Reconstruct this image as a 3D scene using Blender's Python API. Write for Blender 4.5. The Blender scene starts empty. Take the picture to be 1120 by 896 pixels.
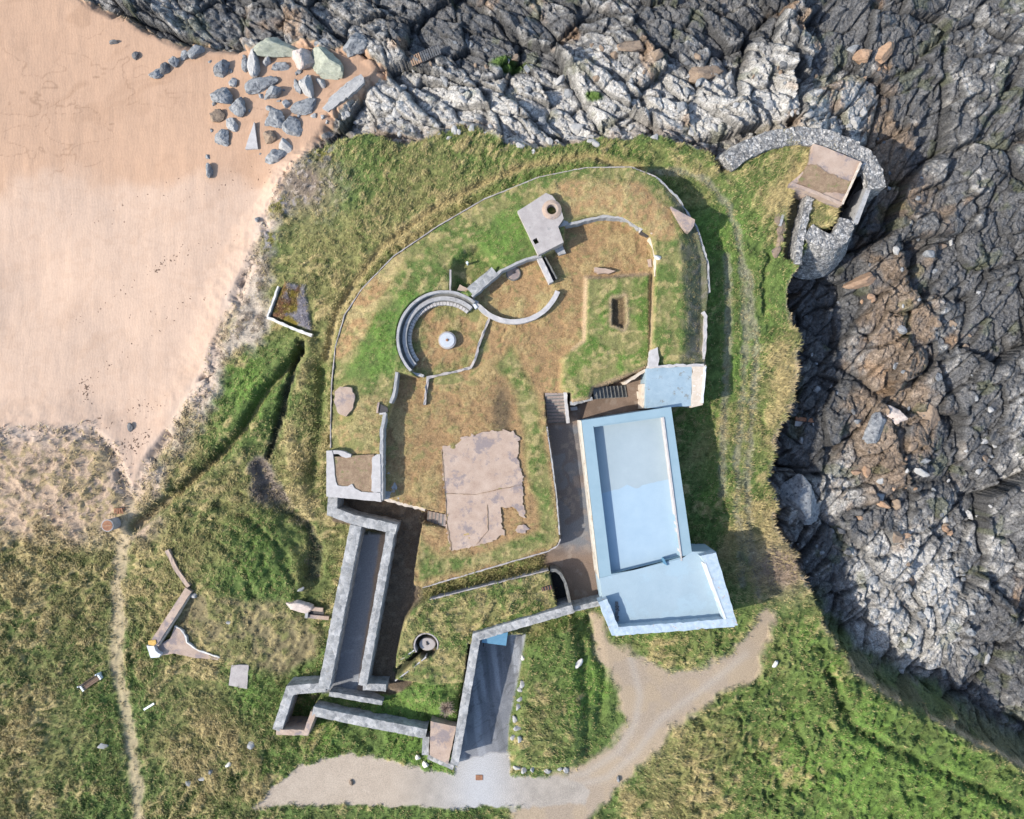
import bpy, math
import numpy as np
from mathutils import Vector, Matrix

rng = np.random.default_rng(11)
H = 76.0            # camera height above the bunker's forecourt, metres
K = 0.1             # metres per photo pixel at ground level
SC = bpy.context.scene
COL = SC.collection
R = math.radians

# ------------------------------------------------------------------ helpers
def W(px, py, z=0.0):
    s = K * (H - z) / H
    return ((px - 560) * s, (448 - py) * s)

def WP(pts, z=0.0):
    return np.array([W(p[0], p[1], p[2] if len(p) > 2 else z) for p in pts])

def hash2(ix, iy, seed):
    h = (ix.astype(np.int64) * 374761393 + iy.astype(np.int64) * 668265263 + seed * 974711) & 0xffffffff
    h = ((h ^ (h >> 13)) * 1274126177) & 0xffffffff
    h = h ^ (h >> 16)
    return (h & 0xffffff) / float(0xffffff)

def vnoise(x, y, seed):
    ix = np.floor(x); iy = np.floor(y)
    fx = x - ix; fy = y - iy
    fx = fx * fx * (3 - 2 * fx); fy = fy * fy * (3 - 2 * fy)
    a = hash2(ix, iy, seed); b = hash2(ix + 1, iy, seed)
    c = hash2(ix, iy + 1, seed); d = hash2(ix + 1, iy + 1, seed)
    return (a * (1 - fx) + b * fx) * (1 - fy) + (c * (1 - fx) + d * fx) * fy

def fbm(x, y, seed, octv=4, gain=0.5):
    s = 0; a = 1; t = 0
    for o in range(octv):
        s = s + a * (vnoise(x * 2**o + 17.3 * o, y * 2**o - 9.1 * o, seed + o) * 2 - 1)
        t += a; a *= gain
    return s / t * 1.6

def sm(a, b, x):
    t = np.clip((x - a) / (b - a), 0, 1)
    return t * t * (3 - 2 * t)

def voro(x, y, seed, jit=0.9):
    """nearest jittered lattice point: F1, F2, cell hash values, offset to the point"""
    ix = np.floor(x); iy = np.floor(y)
    f1 = np.full(x.shape, 9.0); f2 = np.full(x.shape, 9.0)
    h1 = np.zeros(x.shape); h2 = np.zeros(x.shape); h3 = np.zeros(x.shape)
    dx1 = np.zeros(x.shape); dy1 = np.zeros(x.shape)
    for i in (-1, 0, 1):
        for j in (-1, 0, 1):
            cx = ix + i; cy = iy + j
            ax = hash2(cx, cy, seed); ay = hash2(cx, cy, seed + 7)
            dx = x - (cx + 0.5 + (ax - .5) * jit); dy = y - (cy + 0.5 + (ay - .5) * jit)
            d = np.sqrt(dx * dx + dy * dy)
            n = d < f1
            f2 = np.where(n, f1, np.minimum(f2, d))
            f1 = np.where(n, d, f1)
            h1 = np.where(n, hash2(cx, cy, seed + 21), h1); h2 = np.where(n, ax, h2); h3 = np.where(n, ay, h3)
            dx1 = np.where(n, dx, dx1); dy1 = np.where(n, dy, dy1)
    return f1, f2, h1, h2, h3, dx1, dy1

# ------------------------------------------------------------------ terrain grid
STEP = 0.125
def axis(a, b, far):
    core = np.arange(a, b + 1e-6, STEP)
    g = [0.25]
    while sum(g) < far: g.append(g[-1] * 1.18)
    g = np.cumsum(g)
    return np.concatenate([(a - g)[::-1], core, b + g])
XS = axis(-61.5, 61.5, 140); YS = axis(-49.5, 49.5, 140)
X, Y = np.meshgrid(XS, YS)
SH = X.shape
PX = X / K + 560; PY = 448 - Y / K        # ground-level photo coordinates, for broad zones only

def sdp(P, x, y):
    d = np.full(x.shape, 1e9); ins = np.zeros(x.shape, bool)
    n = len(P)
    for k in range(n):
        ax, ay = P[k]; bx, by = P[(k + 1) % n]
        ex, ey = bx - ax, by - ay
        L = ex * ex + ey * ey + 1e-12
        t = np.clip(((x - ax) * ex + (y - ay) * ey) / L, 0, 1)
        dx = x - ax - t * ex; dy = y - ay - t * ey
        d = np.minimum(d, dx * dx + dy * dy)
        c = ((ay > y) != (by > y))
        if ey != 0:
            ins ^= c & (x < ex * (y - ay) / ey + ax)
    d = np.sqrt(d)
    return np.where(ins, -d, d)

def win(P, m):
    i0 = np.searchsorted(XS, P[:, 0].min() - m); i1 = np.searchsorted(XS, P[:, 0].max() + m)
    j0 = np.searchsorted(YS, P[:, 1].min() - m); j1 = np.searchsorted(YS, P[:, 1].max() + m)
    return slice(j0, j1), slice(i0, i1)

def SD(pts, z=0.0, m=6.0):
    P = WP(pts, z); s = win(P, m)
    out = np.full(SH, 99.0); out[s] = sdp(P, X[s], Y[s])
    return out

def SL(pts, z=0.0, m=5.0):
    P = WP(pts, z); s = win(P, m)
    out = np.full(SH, 99.0); x = X[s]; y = Y[s]
    d = np.full(x.shape, 1e9)
    for (ax, ay), (bx, by) in zip(P[:-1], P[1:]):
        ex, ey = bx - ax, by - ay
        t = np.clip(((x - ax) * ex + (y - ay) * ey) / (ex * ex + ey * ey + 1e-12), 0, 1)
        d = np.minimum(d, (x - ax - t * ex)**2 + (y - ay - t * ey)**2)
    out[s] = np.sqrt(d)
    return out

def idw(ctrl, p=2.6):
    num = np.zeros(SH); den = np.zeros(SH)
    for c in ctrl:
        cx, cy = W(c[0], c[1], 0)
        w = 1.0 / (((X - cx)**2 + (Y - cy)**2 + 6.0) ** (p / 2))
        num += w * c[2]; den += w
    return num / den

# broad noise fields
nA = fbm(X / 9, Y / 9, 1, 3)
nB = fbm(X / 2.6, Y / 2.6, 2, 3)
nC = fbm(X / 0.8, Y / 0.8, 3, 3)
th = 0.75 + 0.9 * fbm(X / 12, Y / 12, 5, 2)
wX = X + .5 * nB; wY = Y + .5 * fbm(X / 2.6, Y / 2.6, 6, 3)
def streak(a, sd_):
    return fbm((wX * math.cos(a) + wY * math.sin(a)) / 1.1, (-wX * math.sin(a) + wY * math.cos(a)) / 0.42, sd_, 3)
k1 = sm(-.4, .4, nA)
nS = streak(.95, 4) * k1 + streak(.25, 24) * (1 - k1)          # combed, streaky
nT = fbm(X / 2.2 + .6 * nB, Y / 2.2 + .6 * nB, 8, 3)
nE = fbm(X / 0.45, Y / 0.45, 9, 2)

# ------------------------------------------------------------------ land, shore
LAND = [(-2200, 470), (20, 474), (84, 472), (106, 490), (120, 512), (132, 544), (142, 540), (152, 508), (172, 482), (200, 440), (214, 420), (226, 385), (246, 330), (262, 295), (276, 262), (286, 228), (296, 198),
        (312, 175), (330, 162), (352, 150), (400, 138), (445, 152), (475, 146), (500, 132), (525, 140), (550, 152), (590, 161), (610, 158),
        (650, 150), (700, 143), (742, 150), (770, 166), (795, 179), (815, 160), (850, 146), (880, 143), (912, 156), (936, 176), (930, 200), (918, 226),
        (912, 250), (893, 256), (880, 275), (872, 300), (866, 320), (869, 350), (873, 372), (878, 402), (868, 440), (853, 480), (842, 520), (846, 560),
        (862, 598), (884, 640), (905, 690), (950, 742), (1000, 772), (1045, 790), (1200, 880), (2400, 1300), (2400, 2400), (-2200, 2400)]
SAND = [(-2200, -900), (40, -40), (180, 25), (390, 40), (415, 60), (385, 92), (362, 105), (352, 128), (338, 150), (318, 170), (303, 195), (290, 228), (278, 262), (266, 295), (250, 330),
        (230, 385), (218, 420), (203, 440), (175, 482), (155, 508), (144, 541), (131, 546), (118, 513), (106, 491), (88, 476), (40, 480), (-2200, 475)]
sdL = sdp(WP(LAND), X, Y)
sdS = sdp(WP(SAND), X, Y)
land_z = idw([(60, 600, -1.6), (270, 330, -1.5), (285, 240, -1.5), (260, 400, -1.3), (200, 480, -1.7), (300, 450, -.5), (345, 450, .2), (130, 560, -1.5), (100, 500, -1.75), (250, 560, -.4), (330, 560, .1),
              (100, 650, -1.2), (100, 760, -.8), (100, 850, -.6), (0, 800, -.8), (200, 620, .1), (250, 640, .5), (300, 640, .5), (200, 780, -.3), (280, 850, 0), (340, 330, -.2), (400, 240, 0),
              (500, 180, .2), (600, 165, 0), (700, 155, -.2), (420, 160, -.8), (350, 170, -1.3), (320, 200, -1.5), (500, 145, -.5), (790, 240, 0), (810, 330, 0), (800, 450, 0), (790, 560, 0),
              (830, 640, .2), (850, 300, .3), (850, 420, .3), (840, 560, .3), (870, 620, .2), (740, 730, 0), (600, 850, 0), (450, 850, 0), (800, 720, .2), (900, 700, .4), (900, 800, 1.2), (1000, 830, 1.0),
              (800, 850, .8), (540, 840, 0), (830, 170, .6), (900, 200, .9), (900, 260, .2), (1100, 900, .5), (600, 950, .2), (200, 950, -.4)])
shore_z = idw([(88, 60, -4.2), (200, 60, -4), (330, 60, -3.6), (100, 200, -3.8), (250, 180, -3.2), (100, 350, -3.2), (220, 330, -2.5), (100, 450, -2.6), (180, 450, -2.0), (100, 470, -1.9), (120, 500, -1.9), (60, 480, -1.9), (300, 190, -2.3), (240, 370, -1.9), (0, 300, -4),
               (200, -50, -4.8), (400, 60, -3.6), (400, 115, -1.8), (550, 60, -4.3), (550, 120, -1.9), (700, 60, -4.3), (700, 120, -1.6), (850, 60, -4), (820, 120, -1.4), (880, 110, -1.8), (950, 60, -4.6), (1030, 60, -6), (980, 150, -6.2),
               (1030, 200, -5.6), (920, 320, -5), (1000, 300, -4.6), (930, 400, -6), (1000, 440, -4.6), (890, 500, -4.4), (960, 560, -5), (1030, 560, -4.5), (920, 620, -4.6), (1000, 650, -4),
               (1030, 700, -3.6), (980, 720, -4.4), (1100, 400, -5.5), (600, -50, -6.5), (1100, -50, -7), (1100, 700, -4), (890, 400, -4.5), (400, -50, -6)])
wid = 3.2 - 1.9 * sm(780, 860, PX) + 2.6 * sm(900, 960, PX) * sm(640, 720, PY)
edge = sdL + 0.5 * nB * sm(500, 700, PX) + .25 * nC
wid = wid + 3.5 * sm(330, 260, PX) * sm(200, 250, PY)
mland = 1 - sm(-0.35 * wid, 0.65 * wid, edge)
Z = shore_z * (1 - mland) + land_z * mland
ew = 1 + 2.2 * sm(330, 260, PX) * sm(200, 250, PY)
landm = 1 - sm(-.25 * ew, .35 * ew, edge)                       # colour mask
sandm = 1 - sm(-.3 * ew, .5 * ew, sdS + .5 * nB + .25 * nC)
sandm = np.maximum(sandm, (1 - landm) * sm(330, 320, PX) * sm(180, 200, PY))
rockm = np.clip(1 - landm - sandm, 0, 1)
rockm = np.where(sandm > .5, 0, rockm)

# ---------------- rock relief (bedded, split blocks at four sizes)
rk = (mland < .97) & (sdS > -1.5)
x = X[rk]; y = Y[rk]
right = sm(10, 32, x)
ang = np.where(x + 2.5 * fbm(x / 3, y / 3, 31, 2) > 33, .95, -0.65)
wx = x + .5 * fbm(x / 4, y / 4, 33, 3); wy = y + .5 * fbm(x / 4, y / 4, 34, 3)
ru = wx * np.cos(ang) + wy * np.sin(ang); rv = -wx * np.sin(ang) + wy * np.cos(ang)
hr = np.zeros(x.shape); crack = np.zeros(x.shape); cellv = np.zeros(x.shape)
for (sc, asp, amp, slp, ck, sd_) in ((7.5, 1.6, 1.1, .25, .8, 41), (2.6, 2.0, .55, .38, .5, 51), (1.05, 2.2, .30, .42, .28, 61), (.5, 1.6, .13, .5, .12, 71)):
    f1, f2, h1, h2, h3, dx, dy = voro(ru / (sc * asp) + 3.1, rv / sc - 1.7, sd_, .95)
    e = f2 - f1
    keepc = sm(.1, .4, h2) if sc < 1 else 1
    hr += keepc * (amp * (h1 - .5) * 1.3 + slp * sc * ((h2 - .5) * dx * asp + (h3 - .5) * dy) * 1.6) - ck * np.exp(-(e / .075)**2) * (.3 + .7 * h3)
    crack = np.maximum(crack, np.exp(-(e / .07)**2) * min(1, sc / 2.0))
    cellv += (h1 - .5) * amp
fac = np.clip(sm(.97, .55, mland[rk]), 0, 1) * sm(-1.2, .6, sdS[rk])
hr *= 1 - .3 * sm(32, 36, x) - .15 * sm(15, 20, -y + 34) * 0
hr += .06 * fbm(x / .3, y / .3, 77, 2)
farf = (1 - sm(62, 72, np.abs(x))) * (1 - sm(50, 60, np.abs(y)))
hr *= farf
Z[rk] += -7 * (1 - mland[rk]) * np.maximum(sm(75, 120, x), sm(62, 110, y)) * (sdS[rk] > 0)
Z[rk] += hr * fac * (1.0 + .25 * right)
CR = np.zeros(SH); CR[rk] = crack * fac
CELL = np.zeros(SH); CELL[rk] = cellv

# ---------------- sand ripples and dunes, grass hummocks
Z += sandm * (.10 * nA + .03 * fbm(X / 1.2, Y / 3.5, 12, 3))
NOFLAT = landm.copy()                                  # where turf roughness applies
field = sm(690, 800, PX) * sm(660, 720, PY) * landm
terr = fbm((X + Y) / 2.3 + nB, (Y - X) / 1.2, 14, 3)

# ------------------------------------------------------------------ bunker earthworks
OB = [(361, 541, 3.0), (361, 470, 3.0), (362, 420, 3.0), (366, 380, 3.0), (376, 345, 3.0), (395, 316, 3.0), (430, 280, 3.0), (480, 246, 3.0), (530, 217, 3.0), (590, 193, 3.0), (640, 183, 3.0),
      (690, 182, 3.0), (718, 193, 2.9), (742, 216, 2.6), (762, 248, 2.6), (774, 285, 2.4), (776, 320, 2.4), (773, 350, 2.4), (772, 402, 2.4), (740, 420, 2.2), (706, 404, 2.2), (690, 411, 2.2), (665, 421, 2.2),
      (650, 425, 2.2), (646, 437, 2.2), (625, 441, 2.2), (624, 430, 2.2), (596, 430, 2.2), (598, 465, 2.2), (603, 500, 2.2), (609, 545, 2.2), (613, 590, 2.2), (610, 597, 2.2), (600, 603, 2.2),
      (530, 623, 2.2), (462, 643, 2.2), (452, 641, 2.2), (453, 625, 2.2), (457, 600, 2.2), (462, 573, 2.2), (488, 577, 2.2), (488, 563, 2.2), (465, 557, 2.2), (440, 551, 2.2), (415, 544, 3.0)]
CY = [(417, 552, 3.6), (417, 470, 3.6), (428, 441, 3.6), (434, 408, 3.6), (455, 412, 3.6), (500, 335, 3.0), (517, 324, 3.4), (548, 296, 3.5), (577, 284, 3.5), (592, 282, 3.4), (604, 275, 3.4), (617, 262, 3.3),
      (618, 247, 3.2), (640, 240, 3.2), (660, 236, 3.2), (680, 239, 3.2), (695, 248, 3.2), (710, 258, 3.2), (717, 287, 3.2), (715, 330, 3.2), (712, 400, 3.2), (716, 440, 2.2), (640, 470, 2.2), (640, 640, 2.2), (430, 660, 2.2), (430, 560, 2.2)]
LOW = [(364, 544), (430, 540), (480, 555), (590, 590), (596, 428), (625, 426), (650, 420), (708, 402), (712, 450), (642, 458), (660, 640), (662, 662), (610, 672), (520, 694), (432, 757), (392, 757), (428, 585), (364, 570)]
LM = [(432, 742, 1.8), (433, 720, 2.0), (437, 697, 2.2), (442, 680, 2.2), (452, 667, 2.2), (470, 656, 2.2), (530, 641, 2.2), (600, 624, 2.2), (608, 645, 2.2), (618, 664, 2.2), (540, 690, 2.2), (521, 697, 2.2), (514, 745, 1.8), (470, 748, 1.8)]
PAVED = np.zeros(SH)
def mixz(mask, z):
    global Z
    Z = Z * (1 - mask) + z * mask
sdOB = SD(OB); sdCY = SD(CY); sdLOW = SD(LOW); sdLM = SD(LM)
mOB = 1 - sm(-.12, .14, sdOB + .05 * nC); mCY = (1 - sm(-.12, .12, sdCY)) * mOB
mLOW = 1 - sm(-.15, .15, sdLOW); mLM = 1 - sm(-.15, .3, sdLM)
sdS5 = SD([(355, 752), (430, 752), (505, 740), (497, 835), (468, 832), (466, 800), (346, 777), (336, 803), (300, 803), (316, 755)])
mixz(1 - sm(-.2, .2, sdS5), .7)
mixz(1 - sm(-.1, .1, SD([(318, 757), (352, 757), (342, 775), (332, 800), (302, 800)])), -.9)
mixz(mLOW, 0.0)
mixz((1 - sm(-1.6, .6, SD([(432, 744), (520, 700), (505, 790), (470, 775), (425, 752)]))), 1.7)
mixz(mLM, 2.2)
mixz(mOB, 3.0 + .62 * sm(0, 3.2, -sdOB) + .12 * nA)
mixz(mCY, 2.2 + .05 * nB)
mixz(1 - sm(-.05, .1, SD([(708, 404), (757, 402), (772, 400.5), (768, 442), (706, 446)], 3.0)), 1.5)
# steeper shoulder to the east
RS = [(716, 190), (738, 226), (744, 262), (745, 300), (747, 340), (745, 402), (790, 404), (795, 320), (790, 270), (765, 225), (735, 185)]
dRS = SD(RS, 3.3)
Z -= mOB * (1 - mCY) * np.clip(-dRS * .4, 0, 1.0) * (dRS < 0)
# raised lawn, sunken grave-shaped hole
RM = [(640, 302), (713, 298), (713, 400), (690, 411), (650, 425), (646, 437), (626, 440), (612, 425), (614, 390), (638, 372)]
sdRM = SD(RM, 2.8)
mRM = (1 - sm(-.5, .2, sdRM)) * mCY
Z += mRM * .65
sdHOLE = SD([(670, 327), (683, 325), (685, 352), (682, 359), (670, 355)], 2.8)
Z -= .7 * (1 - sm(-.2, .12, sdHOLE))
# gun ring floor, pit, machine-gun pit and its slit
cx, cy = W(486, 370, 2.6)
ring_d = np.hypot(X - cx, Y - cy)
mRING = (1 - sm(4.85, 4.95, ring_d)) * mOB
mixz(mRING, 2.15)
PIT = [(492, 320), (492, 296), (495, 284), (506, 273), (522, 266), (532, 272), (546, 286), (556, 290), (530, 312), (520, 320), (508, 322)]
sdPIT = SD(PIT, 3.5)
mixz(1 - sm(-.9, .12, sdPIT + .1 * nC), 2.5)
gx, gy = W(466, 706, 2.0)
sdMG = np.hypot(X - gx, Y - gy) - 1.28
mixz(1 - sm(-.12, .12, sdMG), .9)
sdSLIT = SL([(460, 712), (448, 723), (430, 739)], 1.9) - .30
mixz(1 - sm(-.1, .1, sdSLIT), .15)
# floor between the two long walls, ramp road, bank beside the ramp
FLO = [(382, 583), (424, 585), (398, 757), (352, 757)]
sdFLO = SD(FLO, .4); mixz(1 - sm(-.1, .2, sdFLO), .4)
RAMP = [(514, 697), (575, 694), (567, 740), (557, 790), (554, 845), (497, 845)]
sdRAMP = SD(RAMP); mRAMP = 1 - sm(-.15, .15, sdRAMP)
BANK = [(573, 700), (600, 682), (640, 668), (652, 700), (662, 740), (655, 800), (630, 838), (560, 840), (556, 800), (566, 740)]
sdBANK = SD(BANK)
mixz(1 - sm(-1.2, .3, sdBANK), 1.25)
DIPB = SD([(622, 672), (650, 665), (664, 720), (664, 780), (635, 830), (628, 760)])
Z -= .9 * (1 - sm(-1.3, .3, DIPB))
mixz(mRAMP, -.35 * sm(790, 710, PY))
# covered way by the north-east casemate
sdNEW = SD([(867, 208), (884, 214), (876, 250), (868, 288), (856, 282), (860, 240)])
mixz(1 - sm(-.2, .2, sdNEW), -1.3)
mixz(1 - sm(-.1, .2, SD([(924, 224), (942, 180), (956, 188), (962, 215), (938, 250)], .8)), -3.2)
sdNEG = SD([(893, 228), (914, 226), (912, 245), (892, 248)])
# dark curved pit south of the passage
sdCUR = SD([(602, 625, 1), (612, 626, 1), (619, 640, 1), (623, 661, 1), (611, 666, 1), (606, 648, 1)])
mixz(1 - sm(-.12, .12, sdCUR), -.9)
# ditches and trodden lines on the slopes
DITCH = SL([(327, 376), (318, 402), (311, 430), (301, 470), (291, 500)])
Z -= 1.1 * (1 - sm(.1, .7, DITCH + .25 * nC + .2 * nB))
BK = SL([(338, 380), (330, 410), (322, 440), (316, 475), (318, 510), (330, 545)])
Z += .55 * np.exp(-(BK / 1.1)**2)
CH = SL([(352, 400), (350, 440), (346, 480), (340, 520)])
Z -= .6 * np.exp(-(CH / .6)**2)
HOLLOW = SL([(283, 512), (290, 535), (312, 556), (334, 572), (346, 600), (342, 630)])
Z -= .8 * (1 - sm(.3, 1.3, HOLLOW + .35 * nB))
HUMP = np.exp(-(((PX - 262) / 62)**2 + ((PY - 600) / 50)**2))
Z += 1.0 * HUMP * landm
for pl in ([(236, 552), (272, 566), (304, 592), (322, 632), (326, 650)], [(228, 566), (262, 580), (290, 606), (302, 642)], [(220, 582), (250, 596), (272, 622), (280, 650)], [(262, 540), (300, 560), (326, 588), (336, 622)]):
    q = SL(pl) + .22 * nC + .15 * nB
    q = q + .25 * nT
    Z -= .17 * np.exp(-(q / .4)**2); Z += .14 * np.exp(-((q - .7) / .4)**2)
PATH1 = SL([(326, 385), (312, 402), (285, 432), (262, 470), (240, 495), (190, 540), (140, 578)])
Z -= 1.0 * (1 - sm(.15, .9, PATH1 + .12 * nC))
Z += .40 * np.exp(-((PATH1 - 1.3) / .7)**2) * landm
PATH2 = SL([(356, 392), (366, 345), (385, 312), (420, 268), (470, 232), (520, 205), (575, 182), (640, 172), (700, 185)])
Z += .28 * np.exp(-((PATH2 - .7) / .5)**2) - .2 * (1 - sm(.1, .5, PATH2))
DT = SL([(905, 735), (915, 765), (930, 790), (970, 815), (1050, 850), (1110, 880)])
Z -= .7 * (1 - sm(.15, .9, DT + .2 * nC))
DT2 = SL([(874, 860), (876, 810), (866, 790)])
Z -= .4 * (1 - sm(.1, .6, DT2 + .2 * nC))
DT3 = SL([(838, 345), (835, 300), (842, 280)])
Z -= .5 * (1 - sm(.05, .5, DT3 + .15 * nC))

# ------------------------------------------------------------------ surface colours (albedo)
def c3(r, g, b): return np.array([r, g, b])
OLIVE = c3(.168, .162, .060); GREEN = c3(.092, .132, .034); VIVID = c3(.102, .168, .034); DKGRN = c3(.055, .085, .022)
STRAW = c3(.335, .262, .122); BROWN = c3(.30, .190, .092); SOIL = c3(.165, .105, .065); SANDC = c3(.415, .295, .215); WETS = c3(.365, .225, .140)
PALE = c3(.37, .305, .25); SCRUB = c3(.175, .135, .10); DIRT = c3(.285, .22, .15); GRAV = c3(.275, .24, .20)
ASPH = c3(.125, .128, .135); ASPB = c3(.165, .118, .088); RKL = c3(.44, .415, .375); RKD = c3(.066, .064, .062); RKB = c3(.245, .172, .112); RKO = c3(.33, .20, .105)
C = np.zeros(SH + (3,))
def paint(mask, col):
    global C
    m = mask[..., None]
    C = C * (1 - m) + col * m
def fld(pts): return idw(pts, 3.0)
greenf = fld([(430, 190, .45), (350, 250, .35), (400, 270, .45), (300, 420, .75), (250, 420, .9), (330, 470, .35), (250, 560, .6), (150, 560, .4), (230, 600, .5), (300, 620, .65), (130, 640, .6), (105, 830, .5), (180, 760, .45), (280, 760, .6),
              (330, 820, .75), (240, 830, .35), (280, 640, .6), (460, 760, .95), (480, 690, .45), (560, 660, .4), (600, 760, .55), (650, 760, .95), (700, 710, .7), (780, 250, .8), (800, 400, .85), (770, 520, .7), (850, 330, .65), (850, 420, .5),
              (850, 600, .3), (860, 660, .75), (830, 700, .6), (900, 780, .7), (1000, 820, .9), (760, 850, .5), (820, 760, .6), (950, 850, .9), (650, 160, .6), (550, 180, .5), (740, 170, .75), (850, 190, .5), (460, 130, .3)])
strawf = fld([(430, 190, .42), (350, 250, .35), (400, 270, .40), (300, 420, .15), (330, 470, .55), (250, 560, .4), (150, 540, .75), (110, 520, .8), (230, 600, .5), (300, 600, .25), (130, 640, .45), (120, 700, .6), (105, 830, .4), (180, 760, .36), (280, 740, .25),
              (330, 820, .4), (240, 830, .65), (460, 760, .08), (480, 690, .5), (560, 660, .45), (600, 760, .5), (655, 760, .1), (720, 700, .35), (780, 250, .12), (800, 400, .22), (770, 520, .25), (845, 330, .2), (866, 400, .9), (858, 450, .6), (846, 510, .6), (848, 565, .75), (858, 610, .9),
              (860, 660, .3), (830, 700, .35), (900, 780, .35), (1000, 820, .15), (760, 850, .42), (820, 790, .36), (950, 850, .15), (650, 160, .4), (550, 180, .35), (740, 170, .3), (850, 170, .85), (850, 220, .6), (880, 160, .8), (500, 140, .45)])
g1 = sm(-.35, .35, (greenf - .48) * 1.7 + .5 * nA + .35 * nB + .15 * nT)
grass = OLIVE * (1 - g1[..., None]) + GREEN * g1[..., None]
gv = sm(.2, .75, (greenf - .60) * 2.0 + .35 * nT + .4 * nB + .3 * nA)[..., None]
grass = grass * (1 - gv) + VIVID * gv
s1 = sm(-.2, .35, (strawf - .56) * 1.6 + .38 * nS + .2 * nT + .15 * nE + .45 * nB - .3 * nA)[..., None]
grass = grass * (1 - s1 * .9) + STRAW * s1 * .9
dk = sm(.1, .55, -nS * .6 - nT * .5 + .15 * nE + .25 * nB)[..., None] * .55
grass = grass * (1 - dk) + DKGRN * dk
C[:] = grass
# strand, scrubby dune foot
dune = (1 - sm(0, 2.6, np.abs(sdL + .2) + .8 * nB - .6)) * sm(640, 560, PY) * sm(330, 290, PX)
sdD = SD([(306, 190), (290, 232), (266, 290), (246, 335), (222, 385), (205, 445), (165, 508), (140, 528), (165, 540), (205, 478), (236, 418), (262, 385), (284, 372), (291, 348), (284, 330), (290, 300), (296, 272), (296, 250), (312, 215)])
duneR = landm * (1 - sm(-1.2, 1.0, sdD + 1.0 * nB + .5 * nC))
paint(np.clip(duneR, 0, 1) * .85, PALE)
tw = sm(.1, .45, nC + .5 * nE)
paint(np.clip(duneR + dune * (1 - sandm) , 0, 1) * tw * .75, SCRUB)
lft = landm * sm(175, 135, PX + 16 * nB + 8 * nC) * sm(606, 572, PY + 12 * nB)
paint(lft * .85, SANDC * .92); paint(lft * sm(-.1, .4, nC + nE * .6 + .4 * nB) * .7, STRAW * .8); paint(lft * sm(.3, .7, nC * .6 + nE * .6 - .4 * nB) * .35, SCRUB)
ptop = landm * np.exp(-(((PX - 330) / 34)**2 + ((PY - 196) / 30)**2)) * 1.3
paint(np.clip(ptop + .4 * nB * ptop, 0, 1), SCRUB); paint(np.clip(ptop, 0, 1) * sm(.25, .5, nC + .6 * nE) * .8, PALE)
# vegetation-free sand and its strandlines
paint(sandm, SANDC)
wet = sm(215, 178, PY + .12 * PX + 26 * nA + 9 * nB)
paint(sandm * wet * .75, WETS)
rip = sm(.1, .75, fbm(X / 7 + .5 * Y / 7 + .8 * nA, Y / 1.9 - .25 * X - .5 * nB, 15, 5)) * (.35 + .65 * wet)
paint(sandm * rip * .45, WETS * .80)
vf = fbm(X / 5 + .35 * nB, Y / 3 + .35 * nA, 26, 4)
paint(sandm * np.exp(-(vf / .035)**2) * (.12 + .5 * wet) * sm(-.2, .5, nA + .3), WETS * .62)
paint(sandm * sm(.1, .6, fbm(X / 1.1, Y / .9, 27, 4)) * .12, WETS * .8)
paint(sandm * sm(1.9, .2, -sdS + .5 * nB) * sm(190, 240, PY) * .6, PALE)
strand = sm(.42, .62, fbm(X / .5, Y / .35, 16, 3)) * sm(2.4, .3, np.abs(np.mod(X * .55 - Y + .9 * nA * 2, 6.0) - 3.0) + .2) * .0
# rock
zone_w = np.clip(.03 + 1.1 * np.exp(-(((PX - 470) / 110)**2 + ((PY - 110) / 40)**2)) + 1.5 * np.exp(-(((PX - 810) / 130)**2 + ((PY - 112) / 40)**2)) + 1.15 * np.exp(-(((PX - 640) / 90)**2 + ((PY - 115) / 42)**2)) + .35 * np.exp(-((PY - 85) / 45)**2) * (PX > 380) * (PX < 960) + 1.3 * np.exp(-(((PX - 1030) / 48)**2 + ((PY - 680) / 70)**2)) + .45 * np.exp(-(((PX - 880) / 60)**2 + ((PY - 560) / 60)**2)), 0, 1)
zone_w = np.clip(zone_w + .30 * sm(915, 965, PX) * sm(360, 430, PY) * sm(-.5, .5, nA + nT * .5), 0, 1.1)
zone_b = np.clip(np.exp(-(((PX - 1010) / 75)**2 + ((PY - 420) / 190)**2)) * 1.1 + np.exp(-(((PX - 1010) / 40)**2 + ((PY - 150) / 100)**2)) * .8, 0, 1)
lite = sm(-.25, .40, (zone_w - .29) * 1.25 + CELL * .42 + .15 * nB + .2 * nC + .12 * nE)[..., None]
rock = (RKD * 1.75) * (1 - lite) + RKL * lite
bb = sm(-.1, .6, (zone_b - .5) * 1.2 + .5 * nT + CELL * .35)[..., None]
rock = rock * (1 - bb * .8) + RKB * bb * .8
oo = sm(.55, .8, CELL * .5 + .6 * fbm(X / 4, Y / 4, 18, 3))[..., None]
rock = rock * (1 - oo * .6) + RKO * oo * .6
rock = rock * (.86 + .28 * nE[..., None] * .5 + .12)
rock = rock * (1 - .55 * CR[..., None])                    # darker along the joints
alg = sm(.4, .62, fbm(X / 2.4, Y / 2.4, 19, 3) + .25 * np.exp(-(((PX - 560) / 35)**2 + ((PY - 45) / 16)**2)) * 3 - .12)[..., None]
rock = rock * (1 - alg * .32) + c3(.09, .105, .03) * alg * .32
foot = sm(2.4, .2, np.abs(edge) + .7 * nB)[..., None] * (PX < 900)[..., None]
rock = rock * (1 - foot * .5) + c3(.25, .17, .12) * foot * .5
m = rockm[..., None]; C = C * (1 - m) + rock * m
cliff_shade = np.clip(1.3 * np.exp(-((edge - 3.5) / 4.5)**2), 0, 1) * sm(850, 875, PX) * sm(150, 240, PY) * sm(660, 560, PY) * rockm  # cliff's cast shade painted on the rock as a darker band
C = C * (1 - .45 * (cliff_shade * sm(-.5, .3, nB + .5 * nC))[..., None])
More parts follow.
